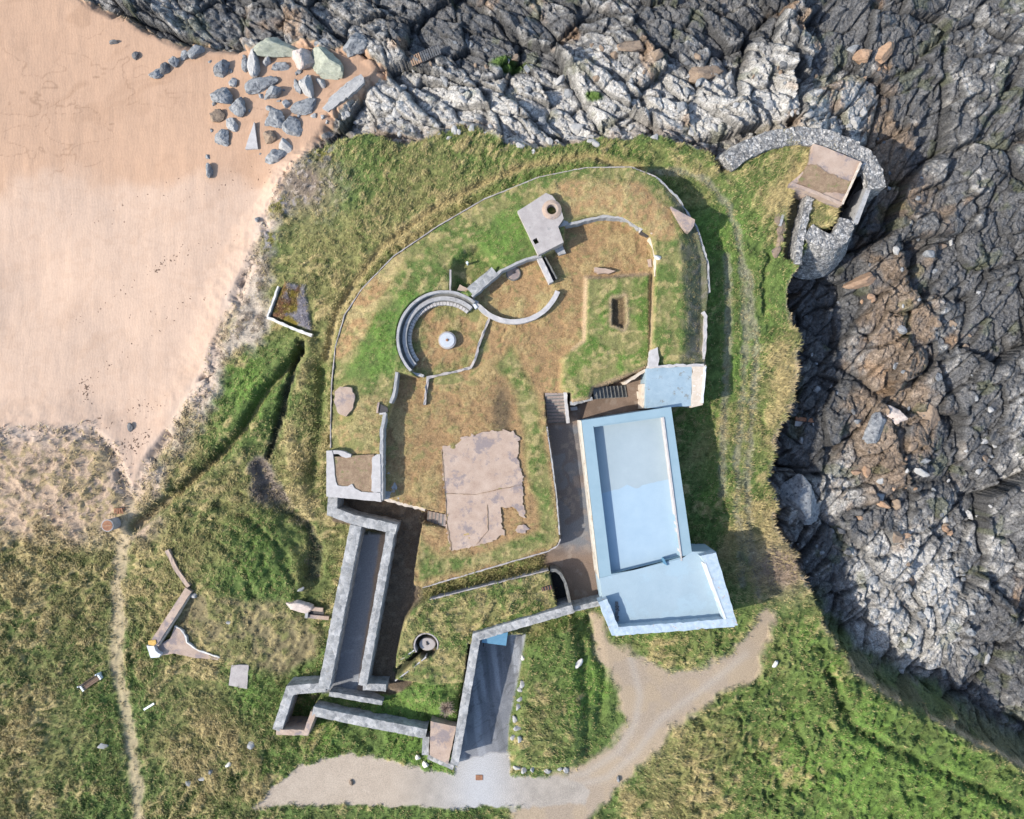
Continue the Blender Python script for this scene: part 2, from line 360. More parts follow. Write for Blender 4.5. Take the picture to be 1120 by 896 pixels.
green_patch = sm(.3, .7, np.exp(-(((PX - 556) / 26)**2 + ((PY - 46) / 10)**2)) + np.exp(-(((PX - 652) / 12)**2 + ((PY - 91) / 7)**2)) + .15 * nC)
paint(green_patch * rockm, c3(.07, .12, .02))
sg = np.clip(1.4 * np.exp(-(((PX - 888) / 18)**2 + ((PY - 300) / 26)**2)), 0, 1) * rockm
paint(sg * .85, c3(.125, .105, .095))
# cliff faces: bare earth and rough growth
cl = sm(.6, 0, np.abs(mland - .55) * 1.4) * (PX > 840) * (PY > 290)
paint(np.clip(cl, 0, 1) * .75, c3(.13, .115, .075)); paint(np.clip(cl, 0, 1) * sm(.0, .5, nB + .4 * nC) * .6, c3(.30, .22, .15))
cs = sm(2.5, .5, np.abs(edge - .8)) * sm(885, 915, PX) * sm(640, 680, PY) * .9
paint(cs, c3(.10, .10, .05)); paint(cs * sm(.1, .5, nT) * .6, c3(.08, .12, .03))
ledge = np.exp(-((edge + .3) / .28)**2) * (PX > 840) * (PY > 290) * sm(-.3, .3, nB + .3)
paint(np.clip(ledge, 0, 1) * .75, c3(.42, .31, .20))

# bunker turf
def turf(mask, a, b, c, wa, wc):
    k = sm(-.3, .35, nT * .6 + nC * .45 + wa)[..., None]; q = sm(0, .5, nS * .6 + .5 * nE + wc)[..., None]
    col = a * (1 - k) + b * k; col = col * (1 - q * .7) + c * q * .7
    paint(mask, col)
paint(mLOW * (1 - mOB) * (1 - mLM), SOIL * .85)
turf(mOB * (1 - mCY), OLIVE, GREEN, STRAW, .05, -.05)
gl = sm(-.6, .5, -SD([(372, 415), (400, 355), (440, 320), (492, 318), (494, 285), (515, 265), (545, 230), (575, 228), (592, 275), (550, 290), (515, 320), (440, 345), (432, 405), (395, 420)], 3.6) + .5 * nB)
turf(gl * mOB * (1 - mCY), GREEN, VIVID, OLIVE, .25, -.3)
gb = sm(-.3, .6, -SD([(361, 390), (368, 350), (395, 310), (440, 270), (440, 285), (418, 325), (400, 370), (380, 395)], 3.6) + .3 * nB)
turf(gb * mOB * (1 - mCY), STRAW, BROWN, OLIVE, 0, -.1)
gb2 = sm(-.3, .6, -SD([(362, 430), (430, 430), (416, 480), (416, 545), (361, 545)], 3.6) + .3 * nB)
turf(gb2 * mOB * (1 - mCY) * .8, OLIVE, STRAW, BROWN, 0, 0)
gt = sm(-.3, .5, -SD([(595, 205), (650, 192), (700, 195), (735, 230), (740, 260), (720, 262), (690, 240), (640, 236), (616, 244), (606, 215)], 3.6) + .4 * nB)
turf(gt * mOB * (1 - mCY), BROWN, STRAW, OLIVE, -.05, -.15)
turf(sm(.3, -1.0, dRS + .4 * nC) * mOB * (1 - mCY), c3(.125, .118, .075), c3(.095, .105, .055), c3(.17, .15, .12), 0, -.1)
turf(mCY, BROWN * .88, STRAW * c3(.93, .86, .85), OLIVE, -.2, -.22)
cgreen = sm(-.4, .6, -SD([(590, 430), (597, 470), (612, 590), (600, 602), (460, 640), (452, 640), (460, 590), (480, 605), (520, 605), (590, 580), (572, 500), (560, 430), (540, 400), (560, 380)], 2.2) + .4 * nB)
turf(cgreen * mCY, OLIVE, GREEN, STRAW, .0, .0)
turf(mRM * sm(-.8, .2, -sdRM + .3 * nB), OLIVE, VIVID * .85, STRAW, .1, -.05)
lip = np.exp(-((sdRM + .1) / .22)**2) * mCY * sm(640, 645, PX + 20)
paint(np.clip(lip, 0, 1) * .8, c3(.37, .265, .165))
paint((1 - sm(-.1, .2, sdHOLE)) * .9, SOIL * .7)
paint(np.exp(-((sdHOLE - .2) / .2)**2) * .7, c3(.34, .235, .15))
turf((1 - sm(-.5, .3, sdPIT)), OLIVE * .9, GREEN, STRAW, 0, -.1)
turf(mRING, BROWN * .92, OLIVE, STRAW, -.15, -.15)
turf(mCY * sm(.2, -.3, SD([(517, 326), (548, 298), (590, 286), (608, 308), (607, 322), (590, 344), (562, 352), (535, 345)], 2.4)), BROWN, STRAW * 1.0, OLIVE, -.2, -.3)
dpt = np.exp(-(((PX - 549) / 9)**2 + ((PY - 450) / 24)**2)) * mCY
paint(np.clip(dpt * 1.6 + .3 * nC * dpt, 0, 1) * .85, c3(.095, .07, .042))
turf(mLM, OLIVE, GREEN, STRAW, 0, .08)
# passages
pv = mLOW * (1 - mOB) * (1 - mLM)
pvR = pv * sm(590, 600, PX)
paint(pvR, ASPB); paint(pvR * sm(460, 470, PY) * sm(648, 632, PX - (PY - 460) * .1 + 5 * nB) * sm(612, 590, PY - 4 * nB), ASPH)
paint(pvR * sm(.1, .55, nB + .3 * nC) * .45, ASPB * 1.35); paint(pvR * sm(.15, .5, nT - .4 * nB) * .45, ASPB * .62); paint(pvR * sm(.35, .6, nC + nE * .5) * .3, c3(.26, .22, .18))
pvG = pv * sm(600, 590, PX) * sm(430, 445, PX) * sm(600, 615, PY)
paint(pvG * .9, OLIVE * .9); paint(pvG * sm(-.1, .5, nC + .3 * nB) * .6, GREEN)
pvL = pv * sm(470, 455, PX)
paint(pvL, c3(.115, .085, .058)); paint(pvL * sm(.2, .6, nC) * .4, c3(.2, .16, .11))
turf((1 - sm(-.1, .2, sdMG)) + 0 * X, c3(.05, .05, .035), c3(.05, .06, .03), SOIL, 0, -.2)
paint(1 - sm(-.05, .15, sdSLIT), c3(.055, .06, .03))  # shade of the deep slit painted into its floor colour
mFLO = 1 - sm(-.1, .2, sdFLO)
paint(mFLO, ASPH * 1.25); paint(mFLO * sm(.15, .6, nB + .4 * nC) * .45, c3(.30, .31, .32))
paint(mFLO * (1 - sm(.6, .95, SL([(424, 585), (398, 757)], .4) + .08 * nC)), c3(.23, .165, .115))  # sunlit strip of floor painted in lighter brown
paint(1 - sm(-.1, .15, sdCUR), c3(.06, .06, .055))
mNEW = 1 - sm(-.2, .2, sdNEW); paint(mNEW, c3(.115, .10, .055))
# ramp and tracks
paint(mRAMP, ASPH * 1.15)
stk = fbm((X + .13 * Y) / .8, Y / 9, 22, 3)
paint(mRAMP * sm(.05, .5, stk) * .6, c3(.31, .315, .325)); paint(mRAMP * sm(.2, .6, nB + .4 * nC) * .4, c3(.20, .20, .205)); paint(mRAMP * np.exp(-((nT + .1) / .05)**2) * .5, c3(.06, .06, .06)); paint(mRAMP * sm(.3, .7, -stk) * .5, ASPH * .7)
APR = [(497, 828), (556, 822), (560, 848), (620, 850), (650, 862), (640, 880), (520, 884), (420, 882), (340, 880), (276, 884), (296, 860), (330, 838), (380, 826), (430, 830), (465, 842), (497, 845)]
sdAPR = SD(APR) + .25 * nC + .2 * nB; mAPR = 1 - sm(-.15, .2, sdAPR)
TRK = [(644, 672), (652, 674), (660, 700), (676, 710), (700, 716), (730, 732), (762, 730), (798, 712), (818, 688), (836, 664), (848, 672), (838, 700), (822, 738), (776, 768), (736, 796), (704, 828), (676, 862), (640, 905), (560, 905), (580, 862), (602, 848), (632, 840), (664, 818), (684, 790), (680, 760), (664, 730), (650, 700)]
sdTRK = SD(TRK) + .5 * nB + .35 * nC; mTRK = 1 - sm(-.5, .5, sdTRK)
for mk in (mAPR, mTRK):
    Z = Z * (1 - mk * .7) + land_z * mk * .7
tk = sm(-.3, .4, nB + .3 * nC)[..., None]
paint(mTRK, DIRT * (1 - tk) + c3(.26, .205, .15) * tk)
for pl in ([(586, 856), (640, 846), (676, 822), (694, 792), (700, 760), (690, 720)], [(620, 862), (664, 850), (694, 824), (722, 786), (770, 752), (815, 715)]):
    paint(np.clip(np.exp(-(SL(pl) / .45)**2), 0, 1) * mTRK * .55, GRAV * 1.1)
paint(mTRK * sm(790, 840, PX) * .6, c3(.25, .19, .125))
paint(mAPR, GRAV * 1.08 * (.92 + .12 * nC[..., None]))
paint(mAPR * np.exp(-((PX - 525) / 35)**2) * .8, c3(.345, .345, .345))
paint(mAPR * sm(480, 420, PX) * .5, c3(.36, .28, .2))
FP = SL([(132, 520), (138, 560), (128, 610), (122, 640), (126, 680), (124, 720), (130, 760), (138, 800), (146, 862), (150, 900)])
mFP = (1 - sm(.3, 1.1, FP + .3 * nC + .2 * nB)) * landm
paint(mFP * .75, c3(.34, .265, .17)); Z -= .08 * mFP
T2 = SL([(648, 668), (655, 700), (668, 735), (690, 760)])
for pl in ([(705, 189), (745, 189), (772, 198), (795, 225), (806, 255), (812, 300), (816, 360), (812, 430), (806, 500), (806, 560), (812, 640)], [(795, 280), (797, 330), (796, 400), (790, 470), (790, 540)], [(818, 300), (826, 380), (822, 450), (816, 520), (818, 580), (828, 650)]):
    dd = SL(pl); paint((1 - sm(.15, .6, dd + .2 * nC)) * .75, c3(.205, .19, .13)); Z -= .1 * (1 - sm(.1, .5, dd)); paint(np.exp(-((dd - .9) / .4)**2) * sm(-.2, .4, nB) * landm * (1 - mOB) * .5, GREEN * .75)
paint(sm(.3, .0, PATH1 + .1 * nC) * .5, STRAW); paint(np.exp(-((PATH2 - .1) / .4)**2) * landm * (1 - mOB) * .85, STRAW * .95)
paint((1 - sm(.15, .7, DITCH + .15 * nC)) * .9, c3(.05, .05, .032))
paint((1 - sm(.9, 1.7, HOLLOW + .5 * nB)) * sm(560, 545, PY) * .85, c3(.165, .13, .115))
paint((1 - sm(.2, .9, HOLLOW + .3 * nB)) * sm(545, 560, PY) * .85, c3(.055, .06, .035))
paint((1 - sm(.1, .6, DT + .2 * nC)) * .7, DKGRN)
paint(np.exp(-(BK / .8)**2) * sm(-.4, .3, nB) * .75, STRAW)
paint(np.exp(-(CH / .6)**2) * .7, GREEN)
paint(np.exp(-((PATH1 - .55) / .3)**2) * landm * .5, GREEN * .8)
brs = np.exp(-(((PX - 852) / 26)**2 + ((PY - 622) / 26)**2)) * landm
paint(np.clip(brs * 1.5 + .3 * nB * brs, 0, 1) * .85, c3(.18, .13, .105))
bat = 1 - sm(-.8, .5, SD([(210, 645), (250, 650), (310, 655), (356, 690), (350, 720), (310, 740), (265, 728), (235, 720), (190, 690)]) + .5 * nB)
turf(bat * .9, c3(.17, .135, .075), OLIVE * .85, STRAW, -.1, -.15)
hth = 1 - sm(-.25, .15, SD([(309, 306), (332, 312), (340, 362), (294, 346)], 0.1) + .1 * nC)
hk = sm(-.2, .3, nT + .5 * nC)[..., None]; hk2 = sm(-.1, .35, (PX - 318) / 14 + nC * .8)[..., None]
hc = c3(.15, .115, .02) * (1 - hk) + c3(.14, .07, .035) * hk; hc = hc * (1 - hk2) + c3(.17, .155, .165) * hk2
paint(hth, hc); mixz(hth, -.2 + .06 * nC)
for (qx, qy, ra, rb) in ((289, 257, 8, 18), (300, 220, 22, 10), (345, 165, 18, 9)):
    q = np.clip(1.4 * np.exp(-(((PX - qx) / ra)**2 + ((PY - qy) / rb)**2)), 0, 1) * landm
    paint(q * sm(-.2, .3, nC + nB * .5), c3(.14, .13, .03)); paint(q * sm(.2, .5, nE + nC * .5) * .8, c3(.24, .22, .23))
# turf relief
rough = landm * (1 - mAPR) * (1 - mTRK) * (1 - mRAMP) * (1 - pvR) * (1 - mFLO) * (1 - hth) * (1 - .6 * mFP)
soft = 1 - .6 * mOB
Z += rough * soft * (.22 * nT + .15 * nS + .09 * nC) + field * rough * (.2 * terr + .55 * (1 - np.clip(np.abs(terr) * 1.6, 0, 1))**1.5) + rough * mOB * .03 * nE
Z += rough * (1 - mOB) * .14 * np.abs(nS) * sm(.2, .6, strawf)
C = np.clip(C, .004, .9)

# ------------------------------------------------------------------ sampling
def bil(A, x, y):
    i = np.clip(np.searchsorted(XS, x) - 1, 0, len(XS) - 2); j = np.clip(np.searchsorted(YS, y) - 1, 0, len(YS) - 2)
    fx = (x - XS[i]) / (XS[i + 1] - XS[i]); fy = (y - YS[j]) / (YS[j + 1] - YS[j])
    if A.ndim == 3: fx = fx[..., None]; fy = fy[..., None]
    return (A[j, i] * (1 - fx) + A[j, i + 1] * fx) * (1 - fy) + (A[j + 1, i] * (1 - fx) + A[j + 1, i + 1] * fx) * fy
def hz(x, y): return float(bil(Z, np.array([x]), np.array([y]))[0])
def G(px, py, up=0.0):
    z = 0.0
    for _ in range(5):
        x, y = W(px, py, z + up); z = hz(x, y)
    return x, y, z

# ------------------------------------------------------------------ materials
def newmat(name):
    m = bpy.data.materials.new(name); m.use_nodes = True
    nt = m.node_tree; b = nt.nodes['Principled BSDF']
    b.inputs['Specular IOR Level'].default_value = .25
    return m, nt, b
def node(nt, t, **kw):
    n = nt.nodes.new(t)
    for k, v in kw.items():
        if k.startswith('i_'): n.inputs[k[2:].replace('_', ' ')].default_value = v
        else: setattr(n, k, v)
    return n
def ramp(nt, fac, stops):
    r = nt.nodes.new('ShaderNodeValToRGB')
    while len(r.color_ramp.elements) < len(stops): r.color_ramp.elements.new(.5)
    for e, (p, c) in zip(r.color_ramp.elements, stops):
        e.position = p; e.color = tuple(c) + (1,) if len(c) == 3 else c
    nt.links.new(fac, r.inputs[0]); return r.outputs[0]
def mul(nt, a, b, f=1.0, mode='MULTIPLY'):
    n = nt.nodes.new('ShaderNodeMix'); n.data_type = 'RGBA'; n.blend_type = mode
    n.inputs[0].default_value = f
    nt.links.new(a, n.inputs[6]); nt.links.new(b, n.inputs[7]); return n.outputs[2]
def mixf(nt, f, a, b):
    n = nt.nodes.new('ShaderNodeMix'); n.data_type = 'RGBA'
    nt.links.new(f, n.inputs[0])
    for s, i in ((a, 6), (b, 7)):
        if isinstance(s, tuple): n.inputs[i].default_value = s + (1,)
        else: nt.links.new(s, n.inputs[i])
    return n.outputs[2]
def geo_pos(nt): return nt.nodes.new('ShaderNodeNewGeometry').outputs['Position']
def noise(nt, vec, scale, det=4, rough=.6, dist=0):
    n = node(nt, 'ShaderNodeTexNoise'); n.inputs['Scale'].default_value = scale; n.inputs['Detail'].default_value = det
    n.inputs['Roughness'].default_value = rough; n.inputs['Distortion'].default_value = dist
    nt.links.new(vec, n.inputs['Vector']); return n.outputs['Fac']
def bump(nt, b, h, s, d):
    n = nt.nodes.new('ShaderNodeBump'); n.inputs['Strength'].default_value = s; n.inputs['Distance'].default_value = d
    nt.links.new(h, n.inputs['Height'])
    if b.inputs['Normal'].is_linked: nt.links.new(b.inputs['Normal'].links[0].from_socket, n.inputs['Normal'])
    nt.links.new(n.outputs[0], b.inputs['Normal'])

def ground_mat(name, kind):
    m, nt, b = newmat(name)
    a = node(nt, 'ShaderNodeAttribute', attribute_name='Col'); p = geo_pos(nt)
    lo, hi = {'grass': (.5, 1.5), 'sand': (.93, 1.06), 'rock': (.5, 1.45), 'dirt': (.66, 1.32)}[kind]
    n1 = noise(nt, p, {'grass': 7, 'sand': 3, 'rock': 5, 'dirt': 9}[kind], 6, .75)
    c = mul(nt, a.outputs['Color'], ramp(nt, n1, [(.3, (lo,) * 3), (.7, (hi,) * 3)]))
    if kind == 'rock':
        vo = node(nt, 'ShaderNodeTexVoronoi', feature='DISTANCE_TO_EDGE'); vo.inputs['Scale'].default_value = 2.2
        nw = node(nt, 'ShaderNodeTexNoise'); nw.inputs['Scale'].default_value = 1.3; nt.links.new(p, nw.inputs['Vector'])
        ad = node(nt, 'ShaderNodeVectorMath', operation='ADD'); nt.links.new(p, ad.inputs[0]); nt.links.new(nw.outputs['Color'], ad.inputs[1])
        nt.links.new(ad.outputs[0], vo.inputs['Vector'])
        v3 = node(nt, 'ShaderNodeTexVoronoi', feature='DISTANCE_TO_EDGE'); v3.inputs['Scale'].default_value = 5.5; nt.links.new(ad.outputs[0], v3.inputs['Vector'])
        c = mul(nt, c, ramp(nt, vo.outputs['Distance'], [(0, (.5,) * 3), (.06, (1,) * 3)])); c = mul(nt, c, ramp(nt, v3.outputs['Distance'], [(0, (.65,) * 3), (.05, (1.05,) * 3)]))
        bump(nt, b, vo.outputs['Distance'], .9, .2); bump(nt, b, v3.outputs['Distance'], .8, .08)
        bump(nt, b, noise(nt, p, 6, 6, .7), .9, .09)
        b.inputs['Roughness'].default_value = .62
    elif kind == 'grass':
        bump(nt, b, noise(nt, p, 9, 5, .8), .9, .09); b.inputs['Roughness'].default_value = .95
    elif kind == 'sand':
        bump(nt, b, noise(nt, p, 5, 6, .7), .6, .04); wv_ = node(nt, 'ShaderNodeTexWave'); wv_.inputs['Scale'].default_value = .9; wv_.inputs['Distortion'].default_value = 9; wv_.inputs['Detail'].default_value = 3; nt.links.new(p, wv_.inputs['Vector']); bump(nt, b, wv_.outputs['Fac'], .16, .03); b.inputs['Roughness'].default_value = .95
    else:
        bump(nt, b, noise(nt, p, 14, 6, .8), .8, .03); b.inputs['Roughness'].default_value = .95
    nt.links.new(c, b.inputs['Base Color'])
    return m
M = {}
M['grass'] = ground_mat('turf', 'grass'); M['sand'] = ground_mat('sand', 'sand'); M['rock'] = ground_mat('shore_rock', 'rock'); M['dirt'] = ground_mat('track', 'dirt')
mm, nt, b = newmat('grass_blade')
a = node(nt, 'ShaderNodeAttribute', attribute_name='Col'); nt.links.new(a.outputs['Color'], b.inputs['Base Color']); b.inputs['Roughness'].default_value = .8
M['blade'] = mm

def surf(name, c1, c2, scale=2.0, rough=.9, spots=None, spot_scale=1.2, spot_at=.58, fine=(.8, 1.15), bmp=.03, metal=0, streak=None):
    m, nt, b = newmat(name); p = geo_pos(nt)
    c = ramp(nt, noise(nt, p, scale, 6, .65), [(.32, c1), (.68, c2)])
    if spots: c = mixf(nt, ramp(nt, noise(nt, p, spot_scale, 6, .7), [(spot_at, (0, 0, 0)), (spot_at + .08, (1, 1, 1))]), c, spots)
    if fine: c = mul(nt, c, ramp(nt, noise(nt, p, 18, 4, .8), [(.3, (fine[0],) * 3), (.7, (fine[1],) * 3)]))
    if bmp: bump(nt, b, noise(nt, p, 16, 5, .75), .7, bmp)
    nt.links.new(c, b.inputs['Base Color']); b.inputs['Roughness'].default_value = rough; b.inputs['Metallic'].default_value = metal
    M[name] = m; return m
def stonemat(name, lo, hi, mortar, scale, edge_w=.06, bmp=.06):
    m, nt, b = newmat(name); p = geo_pos(nt)
    nw = node(nt, 'ShaderNodeTexNoise'); nw.inputs['Scale'].default_value = 2.5; nt.links.new(p, nw.inputs['Vector'])
    sc_ = node(nt, 'ShaderNodeVectorMath', operation='SCALE'); sc_.inputs['Scale'].default_value = .25; nt.links.new(nw.outputs['Color'], sc_.inputs[0])
    ad = node(nt, 'ShaderNodeVectorMath', operation='ADD'); nt.links.new(p, ad.inputs[0]); nt.links.new(sc_.outputs[0], ad.inputs[1])
    v1 = node(nt, 'ShaderNodeTexVoronoi'); v2 = node(nt, 'ShaderNodeTexVoronoi', feature='DISTANCE_TO_EDGE')
    for v_ in (v1, v2): v_.inputs['Scale'].default_value = scale; nt.links.new(ad.outputs[0], v_.inputs['Vector'])
    sp = node(nt, 'ShaderNodeSeparateColor'); nt.links.new(v1.outputs['Color'], sp.inputs[0])
    c = ramp(nt, sp.outputs[0], [(0, lo), (.55, tuple(.5 * (np.array(lo) + np.array(hi)))), (1, hi)])
    e = ramp(nt, v2.outputs['Distance'], [(0, (1, 1, 1)), (edge_w, (0, 0, 0))])
    c = mixf(nt, e, c, mortar)
    c = mul(nt, c, ramp(nt, noise(nt, p, 1.0, 6, .75), [(.3, (.58,) * 3), (.7, (1.28,) * 3)]))
    c = mixf(nt, ramp(nt, noise(nt, p, 2.6, 5, .8), [(.62, (0, 0, 0)), (.7, (.55,) * 3)]), c, (.27, .22, .12))
    c = mul(nt, c, ramp(nt, noise(nt, p, 20, 4, .8), [(.3, (.8,) * 3), (.7, (1.2,) * 3)]))
    bump(nt, b, v2.outputs['Distance'], .8, bmp); bump(nt, b, noise(nt, p, 18, 4, .7), .6, .02)
    nt.links.new(c, b.inputs['Base Color']); b.inputs['Roughness'].default_value = .9
    M[name] = m
stonemat('wall_stone', (.20, .20, .195), (.33, .32, .305), (.36, .35, .335), 2.0, .035)
stonemat('rubble', (.10, .10, .10), (.42, .40, .37), (.09, .085, .08), 4.2, .09, .1)
surf('concrete', (.27, .24, .225), (.36, .325, .30), 1.1, spots=(.24, .22, .21), spot_scale=.9, spot_at=.6)
surf('pink_concrete', (.30, .215, .162), (.40, .305, .238), .8, spots=(.215, .175, .165), spot_scale=.45, spot_at=.52, fine=(.7, 1.2))
surf('pale_concrete', (.32, .30, .285), (.42, .395, .375), 1.5, spots=(.30, .25, .22), spot_scale=1.4, spot_at=.62)
surf('dark_or_shaded_concrete', (.085, .085, .08), (.17, .165, .15), 2.2)  # dark concrete, also the painted shade of ring steps and sunken stairs
surf('grey_concrete', (.24, .235, .23), (.34, .33, .32), 1.8, spots=(.16, .15, .14), spot_scale=2)
surf('whitewash', (.46, .44, .40), (.58, .55, .50), 2.5, spots=(.42, .33, .24), spot_scale=2.4, spot_at=.62)
surf('grass_bed', (.10, .11, .035), (.20, .17, .075), 4, bmp=.08)
surf('lower_blue', (.23, .298, .335), (.26, .328, .365), .5, rough=.7, fine=(.9, 1.07), bmp=.008, spots=(.255, .335, .38), spot_scale=.3, spot_at=.5)
surf('roof_patch', (.245, .33, .395), (.275, .36, .42), .6, rough=.7, fine=(.93, 1.05), bmp=.006)
surf('roof_blue', (.245, .296, .315), (.275, .325, .345), .5, rough=.7, fine=(.92, 1.06), bmp=.006)
surf('coping_blue', (.185, .265, .305), (.21, .29, .33), .8, rough=.7, fine=(.95, 1.04), bmp=.004)
surf('worn_blue', (.20, .27, .315), (.26, .33, .37), 1.3, rough=.8, fine=(.88, 1.08), bmp=.01, spots=(.17, .18, .17), spot_scale=1.6, spot_at=.59)
surf('mottled_blue', (.26, .325, .38), (.37, .43, .47), 2.4, rough=.85, fine=(.85, 1.1), bmp=.03, spots=(.36, .22, .13), spot_scale=2.6, spot_at=.60)
surf('old_render', (.34, .31, .26), (.47, .44, .39), 1.2, spots=(.22, .15, .09), spot_scale=.8, spot_at=.55, bmp=.04)
surf('white_trim', (.46, .47, .48), (.54, .54, .54), 2, fine=(.95, 1.03), bmp=.003)
surf('tan_render', (.42, .34, .26), (.52, .45, .37), 1.6, spots=(.60, .57, .52), spot_scale=1.5, spot_at=.6)
surf('soil_top', (.17, .11, .07), (.28, .20, .125), 2.2, spots=(.15, .145, .06), spot_scale=1.6, spot_at=.56, fine=(.55, 1.5), bmp=.1)
surf('rust', (.16, .07, .04), (.30, .15, .08), 4, rough=.8)
surf('wood', (.10, .065, .045), (.17, .11, .075), 5, rough=.8)
surf('white_paint', (.58, .64, .66), (.70, .74, .75), 3, rough=.6, fine=(.93, 1.04), bmp=.003)
surf('drum_paint', (.33, .35, .37), (.43, .44, .45), 3, rough=.7, spots=(.35, .25, .18), spot_scale=5, spot_at=.66)
surf('blue_paint', (.075, .17, .25), (.10, .21, .29), 2, rough=.5, fine=(.93, 1.05), bmp=.004)
surf('iron_or_shade', (.03, .03, .032), (.07, .06, .055), 6, rough=.6)  # dark iron, also the black that stands in for shade in openings
surf('twig', (.24, .18, .13), (.38, .29, .22), 6)
surf('step_wood', (.20, .155, .13), (.30, .245, .215), 5)
surf('ochre', (.40, .24, .06), (.52, .33, .10), 3)
surf('grey_rock', (.11, .118, .125), (.29, .29, .285), 2.6, rough=.75, spots=(.07, .075, .085), spot_scale=1.6, spot_at=.55, fine=(.65, 1.3), bmp=.08)
surf('green_rock', (.225, .235, .18), (.33, .335, .265), 2.0, spots=(.20, .20, .17), spot_scale=2.2, fine=(.75, 1.2), bmp=.07)
surf('pink_rock', (.36, .29, .25), (.46, .39, .34), 1.6, spots=(.24, .21, .20), spot_scale=2, fine=(.8, 1.2), bmp=.07)
surf('pale_rock', (.25, .245, .235), (.40, .385, .36), 1.8, spots=(.17, .165, .16), spot_scale=1.8, fine=(.75, 1.2), bmp=.07)
surf('dark_rock', (.055, .058, .063), (.15, .145, .14), 2.4, rough=.65, spots=(.22, .21, .2), spot_scale=1.5, spot_at=.6, fine=(.65, 1.35), bmp=.08)
surf('brown_rock', (.15, .11, .08), (.27, .20, .14), 2.0, spots=(.08, .07, .065), spot_scale=1.6, fine=(.7, 1.3), bmp=.08)
surf('orange_rock', (.24, .15, .095), (.36, .24, .155), 2.0, spots=(.2, .14, .1), spot_scale=1.8, fine=(.75, 1.2), bmp=.06)

# ------------------------------------------------------------------ object making
def tag(o, label=None, cat=None, group=None, kind=None):
    if label: o['label'] = label
    if cat: o['category'] = cat
    if group: o['group'] = group
    if kind: o['kind'] = kind
    return o
def raw(name, V, F, mat, parent=None, smooth=False, col=None):
    me = bpy.data.meshes.new(name)
    me.from_pydata([tuple(map(float, v_)) for v_ in V], [], F); me.update()
    o = bpy.data.objects.new(name, me); COL.objects.link(o)
    if mat: me.materials.append(M[mat])
    if parent is not None: o.parent = parent
    if smooth: me.polygons.foreach_set('use_smooth', [True] * len(me.polygons))
    return o
def fast(name, co, idx, per, mat, col=None, smooth=False):
    me = bpy.data.meshes.new(name)
    nf = len(idx) // per
    me.vertices.add(len(co)); me.vertices.foreach_set('co', np.ascontiguousarray(co, np.float32).ravel())
    me.loops.add(len(idx)); me.loops.foreach_set('vertex_index', np.ascontiguousarray(idx, np.int32))
    me.polygons.add(nf); me.polygons.foreach_set('loop_start', np.arange(0, nf * per, per, dtype=np.int32))
    if smooth: me.polygons.foreach_set('use_smooth', np.ones(nf, bool))
    me.update(calc_edges=True)
    if col is not None:
        at = me.color_attributes.new('Col', 'FLOAT_COLOR', 'POINT')
        at.data.foreach_set('color', np.concatenate([col, np.ones((len(col), 1))], 1).astype(np.float32).ravel())
    me.materials.append(M[mat])
    o = bpy.data.objects.new(name, me); COL.objects.link(o); return o
def empty(name, loc, label, cat, group=None):
    o = bpy.data.objects.new(name, None); COL.objects.link(o); o.location = loc
    o.empty_display_size = .3
    return tag(o, label, cat, group)
def local(o, loc):
    """shift a child's mesh so that it stays put under an Empty at loc"""
    o.data.transform(Matrix.Translation(-Vector(loc))); return o

def prism(name, pts, zt, zb, mat, parent=None, jit=0.0, seg=None, base=None, ztf=None):
    """pts: photo pixels of the top outline; zt top height; ragged outline when jit"""
    P = WP(pts, zt) if base is None else np.array(pts)
    if seg:
        Q = []
        for k in range(len(P)):
            a_, b_ = P[k], P[(k + 1) % len(P)]; n = max(1, int(np.linalg.norm(b_ - a_) / seg))
            for t in range(n): Q.append(a_ + (b_ - a_) * t / n)
        P = np.array(Q) + rng.normal(0, jit, (len(Q), 2))
    n = len(P)
    zts = [zt if ztf is None else ztf(p) for p in P]
    V = [(p[0], p[1], z_) for p, z_ in zip(P, zts)] + [(p[0], p[1], zb) for p in P]
    ar = .5 * np.sum(P[:, 0] * np.roll(P[:, 1], -1) - np.roll(P[:, 0], -1) * P[:, 1])
    top = list(range(n)); F = [top if ar > 0 else top[::-1]]
    for k in range(n):
        l = (k + 1) % n
        F.append([k, k + n, l + n, l] if ar > 0 else [l, l + n, k + n, k])
    return raw(name, V, F, mat, parent)

